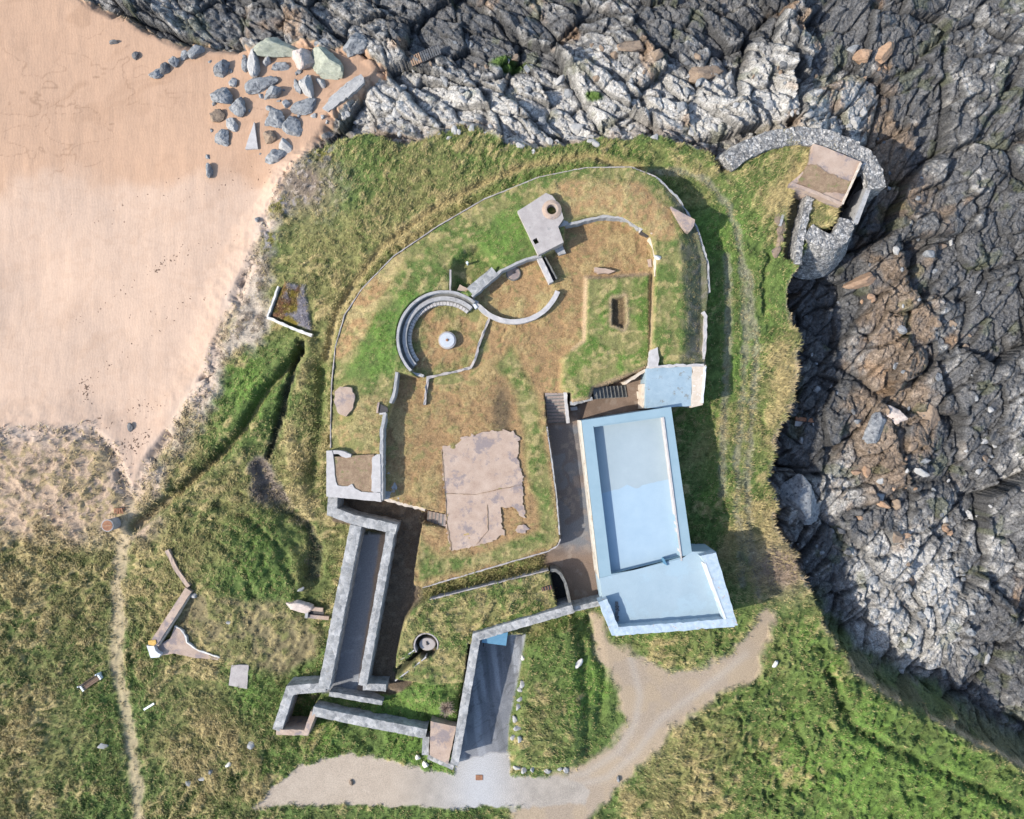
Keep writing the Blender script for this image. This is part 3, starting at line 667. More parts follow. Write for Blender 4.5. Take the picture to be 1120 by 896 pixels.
def strip(path, zt, zb, w, jit=.02, zj=.015, seg=.35, crown=0.0, closed=False):
    """wall along a px path: returns V, F"""
    zz = zt if isinstance(zt, (list, tuple)) else [zt] * len(path)
    P = np.array([W(p[0], p[1], z_) for p, z_ in zip(path, zz)])
    n = len(P); nm = []
    for k in range(n):
        if closed: a_, c_ = P[k] - P[k - 1], P[(k + 1) % n] - P[k]
        else:
            a_ = P[k] - P[k - 1] if k else P[1] - P[0]; c_ = P[k + 1] - P[k] if k < n - 1 else P[k] - P[k - 1]
        a_ = a_ / np.linalg.norm(a_); c_ = c_ / np.linalg.norm(c_)
        na = np.array([-a_[1], a_[0]]); nc = np.array([-c_[1], c_[0]]); h = na + nc; h = h / np.linalg.norm(h)
        nm.append(h / max(.35, h @ na))
    S = []; rngs = range(n if closed else n - 1)
    for k in rngs:
        l = (k + 1) % n; L = np.linalg.norm(P[l] - P[k]); m_ = max(1, int(L / seg))
        for t in range(m_):
            f = t / m_; S.append((P[k] * (1 - f) + P[l] * f, nm[k] * (1 - f) + nm[l] * f, zz[k] * (1 - f) + zz[l] * f))
    if not closed: S.append((P[-1], nm[-1], zz[-1]))
    V = []; F = []
    for p, q, z_ in S:
        j = rng.normal(0, jit, 4); k = rng.normal(0, zj, 3)
        l = p + q * (w / 2 + j[0]); r = p - q * (w / 2 + j[1])
        V += [(l[0], l[1], zb), (l[0], l[1], z_ + k[0]), (p[0], p[1], z_ + crown + k[1]), (r[0], r[1], z_ + k[2]), (r[0], r[1], zb)]
    N = len(S)
    for k in range(N if closed else N - 1):
        a0 = k * 5; b0 = ((k + 1) % N) * 5
        for t in range(4): F.append([a0 + t, a0 + t + 1, b0 + t + 1, b0 + t])
    if not closed:
        F.append([4, 3, 2, 1, 0]); e = (N - 1) * 5; F.append([e, e + 1, e + 2, e + 3, e + 4])
    return V, F
def wall(name, label, cat, path, zt, zb, w, mat, group=None, parent=None, **kw):
    V, F = strip(path, zt, zb, w, **kw)
    o = raw(name, V, F, mat, parent)
    return tag(o, label, cat, group) if parent is None else o
def box(c, s, rz=0):
    """c centre, s full size"""
    V = []
    for dz in (-1, 1):
        for dx, dy in ((-1, -1), (1, -1), (1, 1), (-1, 1)):
            x_, y_ = dx * s[0] / 2, dy * s[1] / 2
            V.append((c[0] + x_ * math.cos(rz) - y_ * math.sin(rz), c[1] + x_ * math.sin(rz) + y_ * math.cos(rz), c[2] + dz * s[2] / 2))
    return V, [[0, 3, 2, 1], [4, 5, 6, 7], [0, 1, 5, 4], [1, 2, 6, 5], [2, 3, 7, 6], [3, 0, 4, 7]]
def join(*vf):
    V = []; F = []
    for v_, f_ in vf:
        n = len(V); V += v_; F += [[i + n for i in q] for q in f_]
    return V, F
def lathe(prof, n=32, c=(0, 0, 0), sx=1, sy=1):
    V = []; F = []
    for r_, z_ in prof:
        for k in range(n):
            a_ = 2 * math.pi * k / n; V.append((c[0] + r_ * sx * math.cos(a_), c[1] + r_ * sy * math.sin(a_), c[2] + z_))
    for i in range(len(prof) - 1):
        for k in range(n):
            l = (k + 1) % n; F.append([i * n + k, i * n + l, (i + 1) * n + l, (i + 1) * n + k])
    if prof[0][0] > 1e-4: F.append(list(range(n))[::-1])
    F.append([(len(prof) - 1) * n + k for k in range(n)])
    return V, F
def arcpx(c, r, a0, a1, n=24, ry=None):
    ry = ry or r
    return [(c[0] + r * math.cos(R(a0 + (a1 - a0) * k / n)), c[1] - ry * math.sin(R(a0 + (a1 - a0) * k / n))) for k in range(n + 1)]

# ------------------------------------------------------------------ ground sheets
ny, nx = SH
def cen(A): return (A[:-1, :-1] + A[1:, :-1] + A[:-1, 1:] + A[1:, 1:]) / 4
reg = np.zeros((ny - 1, nx - 1), int)
reg[cen(rockm) > .5] = 2
reg[cen(sandm) > .5] = 1
reg[(cen(mOB) > .5)] = 7
reg[(cen(pvR) > .5)] = 4
reg[(cen(mFLO) > .5)] = 4
reg[(cen(mTRK) > .5)] = 3
reg[(cen(mAPR) > .5)] = 8
reg[(cen(mRAMP) > .5)] = 5
reg[(cen(mFP) > .5) & (reg == 0)] = 6
vid = np.arange(ny * nx).reshape(ny, nx)
quads = np.stack([vid[:-1, :-1], vid[:-1, 1:], vid[1:, 1:], vid[1:, :-1]], -1).reshape(-1, 4)
rf = reg.ravel(); co = np.stack([X, Y, Z], -1).reshape(-1, 3); cc = C.reshape(-1, 3)
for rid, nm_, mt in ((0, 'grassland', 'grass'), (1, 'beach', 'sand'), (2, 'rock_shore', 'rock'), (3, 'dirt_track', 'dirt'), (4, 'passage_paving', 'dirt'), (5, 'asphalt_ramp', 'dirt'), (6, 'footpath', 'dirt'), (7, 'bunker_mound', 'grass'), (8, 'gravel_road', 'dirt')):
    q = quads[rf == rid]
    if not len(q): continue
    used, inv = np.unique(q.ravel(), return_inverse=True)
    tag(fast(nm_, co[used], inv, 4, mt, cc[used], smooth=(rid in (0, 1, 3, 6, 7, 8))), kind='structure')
mm, nt, b = newmat('sea_water'); b.inputs['Base Color'].default_value = (.02, .06, .07, 1); b.inputs['Roughness'].default_value = .08
bump(nt, b, noise(nt, geo_pos(nt), .5, 5), .4, .2); M['sea'] = mm
tag(raw('sea', [(-3000, -3000, -11), (3000, -3000, -11), (3000, 3000, -11), (-3000, 3000, -11)], [[0, 1, 2, 3]], 'sea'), kind='structure')

# ------------------------------------------------------------------ grass blades (stuff)
dens = landm * (1 - np.clip(mAPR + mTRK + mRAMP + pvR + mFLO + pvL + mNEW, 0, 1)) * (1 - .85 * mFP) * (1 - .8 * np.clip(duneR, 0, 1) * (1 - .5 * tw)) * (1 - .6 * bat)
dens *= (1 - np.clip(ledge, 0, 1) * .5) * (1 - .88 * lft) * (1 - .7 * np.clip(ptop, 0, 1))
PAD = [(484, 488), (500, 486), (505, 479), (534, 472), (560, 471), (567, 478), (567, 500), (571, 520), (572, 545), (575, 566), (570, 566), (563, 555), (548, 556), (548, 572), (552, 586), (530, 594), (520, 597), (500, 602), (492, 601), (488, 575), (487, 540), (484, 515)]
for pl, z_ in ((PAD, 2.2), ([(357, 492), (416, 492), (416, 549), (357, 549)], 3.6), ([(566, 232), (597, 212), (617, 238), (616, 265), (589, 279)], 4), ([(706, 398), (773, 398), (770, 448), (706, 448)], 2.2)):
    dens *= sm(-.35, .1, SD(pl, z_) + .3 * nC)
dens *= sm(.0, .25, np.abs(ring_d - 4.4) - .7) * sm(.0, .2, sdSLIT) * sm(.05, .25, sdMG)
blen = (.20 + .38 * sm(.2, .7, strawf) * (1 - mOB)) * (1 - .55 * mOB) * (1 - .3 * mLM)
clump = sm(-.5, .5, nT + .6 * nC)
NT = 330000
bx = rng.uniform(-63, 63, NT); by = rng.uniform(-51, 51, NT)
pr = bil(dens, bx, by) * (.35 + .65 * bil(clump, bx, by))
keep = rng.random(NT) < pr
bx = bx[keep]; by = by[keep]; n = len(bx)
NB = 5
bz = bil(Z, bx, by); bc = bil(C, bx, by); bl = bil(blen, bx, by); wd = bil(th, bx, by)
g = np.repeat(np.arange(n), NB); m_ = len(g)
ox = bx[g] + rng.normal(0, .10, m_); oy = by[g] + rng.normal(0, .10, m_)
dirn = wd[g] + rng.normal(0, .9, m_) + rng.choice([0, math.pi], n)[g] * 0
L = bl[g] * rng.uniform(.6, 1.35, m_)
oz = bil(Z, ox, oy) - .02
lean = rng.uniform(.45, .95, m_)
dx = np.cos(dirn) * L * lean; dy = np.sin(dirn) * L * lean; dz = L * np.sqrt(1 - lean**2) * .8 + .04
wv = rng.uniform(.028, .062, m_)
sx_ = -np.sin(dirn) * wv; sy_ = np.cos(dirn) * wv
V = np.empty((m_, 3, 3))
V[:, 0] = np.stack([ox - sx_, oy - sy_, oz], -1); V[:, 1] = np.stack([ox + sx_, oy + sy_, oz], -1); V[:, 2] = np.stack([ox + dx, oy + dy, oz + dz], -1)
tv = (.72 + .7 * rng.random(n)**1.3)[g] * rng.uniform(.8, 1.25, m_)
bcol = bc[g] * tv[:, None]
dry = (rng.random(n) < .42 * bil(strawf, bx, by) + .06)[g]
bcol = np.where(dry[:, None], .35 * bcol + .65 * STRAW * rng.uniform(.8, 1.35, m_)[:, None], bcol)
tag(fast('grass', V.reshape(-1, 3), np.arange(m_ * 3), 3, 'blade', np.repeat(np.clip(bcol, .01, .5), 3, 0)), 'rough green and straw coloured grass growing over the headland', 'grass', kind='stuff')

# dark twiggy scrub on the dune foot and hollows (stuff)
sden = np.clip(duneR * 1.0 + .8 * (1 - sm(.5, 1.2, HOLLOW + .4 * nB)) + brs * 1.0 + np.clip(ptop, 0, 1) * .8 + lft * .22 + np.clip(cs, 0, 1) * .5, 0, 1) * sm(-.1, .5, nC + .5 * nB)
NS = 260000
bx = rng.uniform(-50, 35, NS); by = rng.uniform(-30, 32, NS)
keep = rng.random(NS) < bil(sden, bx, by) * .8
bx = bx[keep]; by = by[keep]; n = len(bx); bz = bil(Z, bx, by)
a_ = rng.uniform(0, 6.28, n); L = rng.uniform(.15, .5, n); up = rng.uniform(.05, .35, n); wv = rng.uniform(.015, .035, n)
V = np.empty((n, 3, 3))
V[:, 0] = np.stack([bx - np.sin(a_) * wv, by + np.cos(a_) * wv, bz], -1); V[:, 1] = np.stack([bx + np.sin(a_) * wv, by - np.cos(a_) * wv, bz], -1); V[:, 2] = np.stack([bx + np.cos(a_) * L, by + np.sin(a_) * L, bz + up], -1)
tc = np.where((rng.random(n) < .5)[:, None], c3(.10, .08, .06), c3(.22, .17, .13)) * rng.uniform(.6, 1.4, n)[:, None]
tag(fast('scrub', V.reshape(-1, 3), np.arange(n * 3), 3, 'blade', np.repeat(tc, 3, 0)), 'low dry twiggy scrub along the dune foot and hollows', 'scrub', kind='stuff')

# dried seaweed flecks along the strandlines (stuff)
pts = []
for (p0, p1, cnt, sp) in (((88, 352), (205, 268), 34, 4), ((88, 425), (190, 345), 24, 5), ((160, 300), (265, 255), 16, 5), ((90, 470), (180, 440), 50, 8), ((125, 500), (160, 475), 70, 9), ((200, 220), (300, 180), 25, 12), ((140, 350), (250, 318), 18, 4), ((90, 245), (180, 205), 14, 10), ((96, 440), (92, 415), 40, 3)):
    t = rng.random(cnt); pts += list(np.stack([p0[0] + (p1[0] - p0[0]) * t + rng.normal(0, sp, cnt), p0[1] + (p1[1] - p0[1]) * t + rng.normal(0, sp * .7, cnt)], -1))
VV = []; FF = []
for (qx, qy) in pts:
    x_, y_, z_ = G(qx, qy); a_ = rng.uniform(0, 3.14); l_ = rng.choice([.06, .08, .12, .2], p=[.35, .35, .2, .1]); k = len(VV)
    for t in range(6):
        an = t * 1.047; r_ = rng.uniform(.7, 1.3)
        ex = math.cos(an) * l_ * r_; ey = math.sin(an) * l_ * .5 * r_
        VV.append((x_ + ex * math.cos(a_) - ey * math.sin(a_), y_ + ex * math.sin(a_) + ey * math.cos(a_), z_ + .01))
    VV.append((x_, y_, z_ + .035)); FF += [[k + t, k + (t + 1) % 6, k + 6] for t in range(6)]
tag(raw('seaweed', VV, FF, 'wood'), 'dark dried seaweed flecks strewn along the tide lines on the sand', 'seaweed', kind='stuff')

# ------------------------------------------------------------------ rocks
def ico(sub):
    import bmesh
    bm = bmesh.new(); bmesh.ops.create_icosphere(bm, subdivisions=sub, radius=1)
    V = np.array([v_.co[:] for v_ in bm.verts]); F = [[v_.index for v_ in f.verts] for f in bm.faces]; bm.free(); return V, F
IV, IF = ico(3); IV4, IF4 = ico(4)
def rockmesh(seed, mat, npl=13, big=False, flat=.0):
    r_ = np.random.default_rng(seed); V, F = (IV4, IF4) if big else (IV, IF)
    nrm = r_.normal(size=(npl, 3)); nrm /= np.linalg.norm(nrm, axis=1)[:, None]
    d = r_.uniform(.55, .95, npl)
    dt = V @ nrm.T
    rr = np.min(np.where(dt > .05, d / np.maximum(dt, .05), 9), axis=1); rr = np.minimum(rr, 1.15)
    P = V * rr[:, None]
    nn = fbm(P[:, 0] * 2.3 + seed, P[:, 1] * 2.3 + P[:, 2] * 1.7, seed, 3)
    n2 = fbm(P[:, 0] * 6 + seed, P[:, 1] * 6 + P[:, 2] * 5, seed + 5, 2)
    P = P * (1 + .07 * nn + .035 * n2)[:, None]
    me = bpy.data.meshes.new('boulder'); me.from_pydata([tuple(p) for p in P], [], F); me.update(); me.materials.append(M[mat]); return me
def put_rock(me, px, py, sx, sy, sz, rot, label, group=None, sink=.35, name='boulder', cat='boulder', tilt=0):
    o = bpy.data.objects.new(name, me); COL.objects.link(o)
    x_, y_, z_ = G(px, py, sz * .4)
    o.scale = (sx, sy, sz); o.rotation_euler = (tilt, 0, rot); o.location = (x_, y_, z_ + sz * (1 - sink * 2) * .8)
    return tag(o, label, cat, group)
S = K / 2
BEACH = [  # px, py, len, wid (px), height m, rot deg, material, label
    (301, 52, 46, 22, 1.5, -8, 'green_rock', 'large grey green boulder on the sand at the top edge of the beach'),
    (331, 64, 27, 24, 1.5, 50, 'pink_rock', 'pale pink boulder between two big grey green boulders'),
    (360, 71, 42, 28, 1.7, -25, 'green_rock', 'biggest grey green boulder, nearest the rock outcrop on the sand'),
    (278, 70, 13, 26, 1.6, 8, 'pale_rock', 'upright pale slab standing on edge below the top green boulder'),
    (336, 94, 13, 26, 1.6, 8, 'pale_rock', 'upright pale slab standing on edge beside the rock outcrop'),
    (267, 70, 8, 13, .8, 10, 'grey_rock', 'small dark boulder left of the upper standing slab'),
    (326, 94, 8, 13, .8, 10, 'grey_rock', 'small dark boulder left of the lower standing slab'),
    (292, 66, 9, 11, .7, 30, 'pale_rock', 'small pale boulder right of the upper standing slab'),
    (351, 90, 9, 11, .7, 30, 'pale_rock', 'small pale boulder right of the lower standing slab'),
    (240, 75, 19, 12, 1.3, 48, 'grey_rock', 'pointed dark grey boulder alone on the sand left of the boulder cluster'),
    (254, 90, 9, 9, .8, 0, 'pale_rock', 'small square pale boulder below the pointed dark one'),
    (306, 73, 16, 10, .5, 10, 'grey_rock', 'low crumbly grey boulder behind the upper standing slab'),
    (284, 93, 34, 14, .7, 14, 'grey_rock', 'long flat grey boulder in the middle of the cluster'),
    (298, 100, 20, 12, 1.2, 30, 'grey_rock', 'dark pointed boulder at the end of the long flat grey one'),
    (312, 113, 9, 9, .8, 0, 'pale_rock', 'small square pale boulder in the middle of the sand gap'),
    (242, 105, 20, 17, 1.2, -30, 'grey_rock', 'rounded dark boulder at the left of the cluster'),
    (261, 117, 18, 20, .9, 10, 'grey_rock', 'pyramid shaped grey boulder right of the left rounded boulder'),
    (237, 127, 14, 13, .8, 0, 'brown_rock', 'brownish boulder just below the left rounded boulder'),
    (254, 135, 18, 12, .7, -40, 'pale_rock', 'pale grey boulder below the pyramid shaped one'),
    (242, 151, 22, 15, .7, 10, 'grey_rock', 'ragged grey boulder lowest of the left cluster'),
    (300, 130, 20, 18, 1.2, -30, 'grey_rock', 'rounded dark boulder right of the grey triangular slab'),
    (318, 140, 18, 20, .9, 10, 'grey_rock', 'pyramid shaped grey boulder near the scrub edge'),
    (295, 151, 14, 13, .8, 0, 'brown_rock', 'brownish boulder just right of the triangular slab tip'),
    (312, 159, 18, 12, .7, -40, 'pale_rock', 'pale grey boulder at the foot of the scrub'),
    (300, 173, 22, 14, .7, 10, 'grey_rock', 'ragged grey boulder lowest of the right cluster'),
    (333, 117, 26, 13, .6, 20, 'grey_rock', 'flat grey boulder beside the pale wedge of rock'),
    (171, 81, 16, 10, .6, 8, 'grey_rock', 'low grey boulder at the lower end of the leaning row'),
    (180, 75, 13, 9, .8, 45, 'dark_rock', 'dark boulder second from the lower end of the row'),
    (191, 67, 12, 10, .8, 60, 'grey_rock', 'grey boulder in the middle of the leaning row'),
    (202, 60, 12, 8, .6, 40, 'grey_rock', 'low grey boulder near the upper end of the row'),
    (214, 57, 15, 10, .8, 35, 'grey_rock', 'ridged grey boulder at the upper end of the leaning row'),
    (148, 60, 7, 8, .5, 0, 'dark_rock', 'little dark stone alone on the upper left sand'),
    (124, 46, 10, 4, .4, 0, 'dark_rock', 'thin dark stone at the upper left corner of the sand'),
    (246, 49, 7, 8, .4, 30, 'dark_rock', 'little dark stone at the top of the sand near the green boulder'),
    (229, 187, 9, 14, .7, 5, 'grey_rock', 'single dark grey boulder lower down on open sand'),
    (355, 47, 18, 10, .7, 0, 'grey_rock', 'dark boulder at the top edge behind the biggest green boulder'),
    (392, 52, 26, 20, 1.0, 20, 'grey_rock', 'crumbly dark boulder where sand meets the top outcrop'),
    (142, 468, 6, 9, .4, 0, 'dark_rock', 'small black stone on the lower sand among seaweed'),
    (281, 240, 5, 6, .4, 0, 'grey_rock', 'small grey stone where sand meets the dune scrub'),
]
for k, (px, py, l_, w_, h_, ro, mt, lb) in enumerate(BEACH):
    put_rock(rockmesh(100 + k, mt, 10 + k % 5, big=l_ > 14), px, py, l_ * S * 1.22, w_ * S * 1.22, h_ * .85, R(ro), lb, sink=.42)
# grey triangular slab on the sand
x_, y_, z_ = G(278, 152)
T = [W(278, 133, z_ + .3), W(282, 163, z_ + .3), W(268, 163, z_ + .3)]
o = prism('triangular_slab', T, z_ + .32, z_ - .3, 'pale_concrete', base=1, seg=.3, jit=.01)
tag(o, 'grey triangular concrete slab pointing up the beach between the boulder clusters', 'slab')

x_, y_, z_ = G(375, 102)
tag(prism('rock_wedge', [(352, 119), (362, 104), (378, 91), (395, 81), (398, 90), (389, 100), (372, 112), (358, 122)], z_ + .55, z_ - 1.0, 'pale_rock', seg=.35, jit=.05, ztf=lambda p: z_ + .5 + .08 * math.sin(p[0] * 1.3)), 'smooth pale grey wedge of rock between the sand and the top outcrop', 'rock')
for k in range(46):
    t = rng.random(); pl = [(345, 128), (400, 140), (470, 148), (520, 138), (590, 160), (660, 150), (740, 150), (795, 178)]; i_ = int(t * 6.999); f = t * 7 - i_
    px = pl[i_][0] * (1 - f) + pl[i_ + 1][0] * f + rng.normal(0, 4); py = pl[i_][1] * (1 - f) + pl[i_ + 1][1] * f + rng.normal(-4, 5); s_ = rng.uniform(.16, .42)
    if 'stone_meshes' not in globals(): stone_meshes = [rockmesh(300 + q, 'pale_rock', 11) for q in range(5)]
    put_rock(stone_meshes[k % 5], px, py, s_ * 1.3, s_, s_ * .7, rng.uniform(0, 6), 'small pale stone strewn along the edge between the top grass and the outcrop', 'stones along the top grass edge', sink=.3, name='stone', cat='stone')
for k in range(26):
    px, py = rng.uniform(225, 330), rng.uniform(60, 178)
    s_ = rng.uniform(.12, .3)
    if px > 300 and py > 165: px -= 25
    if 'pebble_meshes' not in globals(): pebble_meshes = [rockmesh(330 + q, 'grey_rock', 11) for q in range(4)]
    put_rock(pebble_meshes[k % 4], px, py, s_ * 1.3, s_, s_ * .7, rng.uniform(0, 6), 'little grey stone half buried in the sand between the beach boulders', 'small stones among the beach boulders', sink=.4, name='stone', cat='stone')
# loose boulders over the rock shore
ZONES = [
    ('pale boulder among the white lichen covered outcrop above the grass', 'pale boulders of the top outcrop', ('pale_rock', 'grey_rock'), [(400, 70, 530, 145), (560, 80, 700, 150), (740, 80, 940, 150)], 52, (5, 15)),
    ('dark boulder lying along the top edge of the rock shore', 'dark boulders of the top shore', ('dark_rock', 'grey_rock', 'brown_rock'), [(540, 46, 950, 90), (420, 46, 560, 80)], 40, (5, 14)),
    ('black wet boulder in the shaded gully right of the grass edge', 'gully boulders', ('dark_rock', 'grey_rock'), [(880, 310, 960, 470), (860, 470, 930, 620), (950, 150, 1010, 300)], 42, (4, 11)),
    ('grey slab boulder on the sunlit rock platform at the right', 'platform boulders', ('grey_rock', 'brown_rock', 'pale_rock'), [(930, 420, 1090, 640), (980, 250, 1090, 420)], 62, (5, 16)),
    ('whitish boulder on the pale rocks low at the right edge', 'pale boulders of the lower right shore', ('pale_rock', 'grey_rock'), [(960, 620, 1080, 735)], 28, (5, 15)),
    ('tan orange boulder lying on the dark rock platform', 'orange boulders', ('orange_rock',), [(930, 300, 970, 330), (940, 500, 1040, 590), (920, 70, 970, 100)], 14, (5, 12)),
]
cache = {}
for zi, (lb, grp, mats, boxes, cnt, (s0, s1)) in enumerate(ZONES):
    areas = np.array([(b_[2] - b_[0]) * (b_[3] - b_[1]) for b_ in boxes], float); areas /= areas.sum()
    for k in range(cnt):
        for _ in range(20):
            b_ = boxes[rng.choice(len(boxes), p=areas)]; px = rng.uniform(b_[0], b_[2]); py = rng.uniform(b_[1], b_[3])
            x_, y_, z_ = G(px, py)
            if bil(rockm, np.array([x_]), np.array([y_]))[0] > .8 and bil(mland, np.array([x_]), np.array([y_]))[0] < .35: break
        mt = mats[rng.integers(len(mats))]; key = (mt, int(rng.integers(6)))
        if key not in cache: cache[key] = rockmesh(900 + len(cache), mt, 12)
        s_ = s0 + (s1 - s0) * rng.random()**2.2
        put_rock(cache[key], px, py, s_ * S * 1.15, s_ * S * rng.uniform(.6, .95), s_ * S * rng.uniform(.45, .8), rng.uniform(0, 6.28), lb, grp, sink=.35, tilt=rng.normal(0, .25))
# a few rocks one can point to
for (px, py, l_, w_, h_, ro, mt, lb) in (
    (968, 58, 26, 18, 1.3, 30, 'orange_rock', 'large tan boulder at the top right of the rock shore'),
    (942, 64, 26, 16, 1.3, -5, 'orange_rock', 'broad tan boulder left of the top right tan boulder'),
    (944, 122, 12, 11, .9, 0, 'pale_rock', 'cream boulder above the round rubble wall'),
    (934, 133, 13, 15, .9, 20, 'pale_rock', 'cream boulder touching the top of the round rubble wall'),
    (943, 308, 36, 14, 1.2, 20, 'orange_rock', 'reddish slab boulder in the gully below the rubble buttress'),
    (967, 551, 16, 8, .7, -20, 'orange_rock', 'bright orange boulder on the dark platform'),
    (948, 516, 9, 12, .7, 10, 'orange_rock', 'upright orange boulder beside a smaller orange stone'),
    (936, 516, 12, 6, .5, 10, 'orange_rock', 'flat orange stone left of the upright orange boulder'),
    (958, 468, 22, 34, 1.3, -35, 'grey_rock', 'big smooth grey boulder in the middle of the right platform'),
    (1015, 455, 30, 50, 1.6, 35, 'brown_rock', 'long brown grey boulder at the right edge'),
    (980, 455, 30, 18, 1.2, -35, 'pink_rock', 'pinkish boulder above the grey pebbly hollow'),
    (875, 545, 40, 60, 1.6, 25, 'grey_rock', 'hulking dark grey crag under the grass cliff'),
    (770, 80, 46, 18, .9, 5, 'brown_rock', 'long rounded brown boulder lying along the top shore'),
    (690, 50, 34, 14, .9, 0, 'brown_rock', 'rounded brown boulder at the top edge of the photo')):
    put_rock(rockmesh(int(px * 7 + py), mt, 14, big=True), px, py, l_ * S * 1.1, w_ * S * 1.1, h_ * .75, R(ro), lb)

# ------------------------------------------------------------------ stone walls of the lower battery
wall('stone_wall', 'long stone wall on the left of the sunken paved strip', 'stone wall', [(389, 575), (354, 753)], 2.8, -.2, 1.22, 'wall_stone', crown=.03)
wall('stone_wall', 'long stone wall on the right of the sunken paved strip, beside the dark trench', 'stone wall', [(427, 582), (396.5, 750)], 2.8, -.2, .88, 'wall_stone', crown=.03)
wall('stone_wall', 'stone wall bending from the bunker corner across the head of the paved strip', 'stone wall', [(364, 541), (363, 560), (388, 569), (433.5, 579)], 2.805, -.2, 1.02, 'wall_stone', crown=.03)
wall('stone_wall', 'short weathered stone wall closing the lower end of the dark trench', 'stone wall', [(397, 751), (422, 752.5)], 2.3, -.2, .75, 'wall_stone')
wall('stone_wall', 'narrow pale stone wall at the bottom of the paved strip', 'stone wall', [(360, 759), (418, 769)], 1.9, -.2, .5, 'wall_stone')
wall('stone_wall', 'zigzag stone wall with a red brick corner around the lower left dark pit', 'stone wall', [(356, 752), (317, 755), (303, 799)], 2.4, -.6, .98, 'wall_stone', crown=.03)
wall('brick_wall', 'red brick corner wall at the bottom of the lower left dark pit', 'brick wall', [(302, 801), (335, 801.5), (342.5, 779)], 2.41, -.9, .58, 'pink_concrete')
wall('stone_wall', 'sloping stone wall running from the dark pit to the pinkish slab', 'stone wall', [(342, 778), (404, 791), (466, 803)], 2.4, -.3, 1.0, 'wall_stone', crown=.05)
wall('stone_wall', 'short stone wall stub going down beside the pinkish slab', 'stone wall', [(466, 806), (465, 826)], 2.0, -.3, .7, 'wall_stone')
wall('stone_wall', 'low rough stone edge under the pinkish slab near the road', 'stone wall', [(468, 828), (496, 840)], 1.4, -.3, .5, 'wall_stone')
wall('stone_wall', 'tall stone wall bordering the asphalt ramp and turning right above the blue canopy', 'stone wall', [(497, 837), (508, 772), (521, 697), (560, 685), (627, 666)], [2.8, 2.9, 3, 3, 3], -.6, .88, 'wall_stone', crown=.03)
wall('stone_wall', 'thin low stone wall joining the ramp wall to the pale blue building', 'stone wall', [(626, 667), (660, 659)], 2.4, -.3, .55, 'wall_stone')
tag(prism('concrete_slab', [(471, 789), (499, 795), (490, 836), (470, 826)], 2.3, -.1, 'pink_concrete', seg=.4, jit=.015), 'pinkish grey concrete platform in the corner between stone walls', 'concrete slab')

# grassy bank edges: narrow copings
wall('kerb', 'thin pale kerb along the lower edge of the grass bank with the concrete floor', 'kerb', [(462, 643), (530, 623), (600, 603), (610, 597), (613, 590)], 2.26, .02, .14, 'concrete', jit=.02)
wall('kerb', 'thin pale kerb along the bank beside the dark asphalt passage', 'kerb', [(612, 585), (609, 545), (603, 500), (598, 467)], 2.26, .02, .14, 'grey_concrete', jit=.015)
wall('kerb', 'thin kerb along the upper edge of the lower grass mound', 'kerb', [(470, 656), (530, 641), (600, 624)], 2.24, .02, .12, 'concrete', jit=.02)
wall('kerb', 'low stone lip between the courtyard and the left dark trench', 'kerb', [(417, 545), (440, 551.5), (465, 557.5)], 2.26, .02, .3, 'tan_render', jit=.05)
wall('parapet', 'long thin concrete parapet around the left and top rim of the bunker mound', 'parapet', [(361.5, 490), (361.5, 470), (362.5, 420), (366.5, 380), (376.5, 345), (395.5, 316), (430, 280.5), (480, 246.5), (530, 217.5), (590, 193.5), (640, 183.5), (690, 182.5), (718, 193.5)], 2.99, .2, .10, 'concrete', jit=.012)
wall('parapet', 'curved grey concrete rim on the shaded right shoulder of the bunker', 'parapet', [(718, 194), (742, 217), (762, 249), (774, 286), (776, 320)], [3.0, 2.7, 2.4, 2.3, 2.3], -.2, .22, 'grey_concrete', jit=.03)
wall('coping', 'white painted coping on the right rim above the blue slab', 'coping', [(769, 341), (772, 346), (771.5, 372), (769, 399)], 2.62, .0, .3, 'pale_concrete', jit=.02)

# ------------------------------------------------------------------ bunker details
e = empty('roof_edge', (0, 0, 0), 'pale concrete roof edge framing bare soil at the lower left bunker corner', 'concrete roof')
raw('soil', *(lambda o: ([tuple(v_.co) for v_ in o.data.vertices], [list(p.vertices) for p in o.data.polygons]))(prism('tmp', [(362, 500), (409, 497), (410, 540), (364, 540)], 3.82, 2.2, 'soil_top')), 'soil_top', e)
bpy.data.objects.remove(bpy.data.objects['tmp'])
prism('slab', [(357, 493), (363, 493), (364, 497), (366, 515), (367, 527), (369, 531), (380, 532), (385, 529), (388, 534), (395, 538), (407, 539), (416, 539), (417, 549), (357, 543)], 3.92, -.1, 'pale_concrete', e, seg=.35, jit=.02)
prism('slab', [(407, 500), (412, 497), (416, 497), (416.5, 538.5), (409, 538.5), (406, 537)], 3.93, 1.5, 'pale_concrete', e, seg=.35, jit=.02)
prism('slab', [(363.5, 493), (373, 492.5), (384, 497), (384, 500), (378, 501), (370, 497), (364.5, 496.5)], 3.9, 3.0, 'pale_concrete', e, seg=.35, jit=.03)
wall('retaining_wall', 'weathered green grey retaining wall between the left mound and the courtyard', 'retaining wall', [(434, 407), (431, 430), (427, 441)], 3.7, 2.0, .3, 'grey_concrete', jit=.02)
wall('retaining_wall', 'lower retaining wall between the bare soil roof corner and the courtyard', 'retaining wall', [(421, 452), (417.5, 470), (417, 500), (417, 547)], 3.86, 2.0, .34, 'grey_concrete', jit=.02)
e = empty('niche', (0, 0, 0), 'black open niche with pale side slabs in the courtyard retaining wall', 'niche')
prism('opening_shade', [(414, 441), (424, 446), (424, 451), (415, 452)], 3.75, 3.0, 'iron_or_shade', e)  # solid near-black block stands in for the shade inside the niche
wall('slab', '', '', [(414, 440), (412.5, 452)], 3.85, 3.0, .2, 'pink_concrete', parent=e)
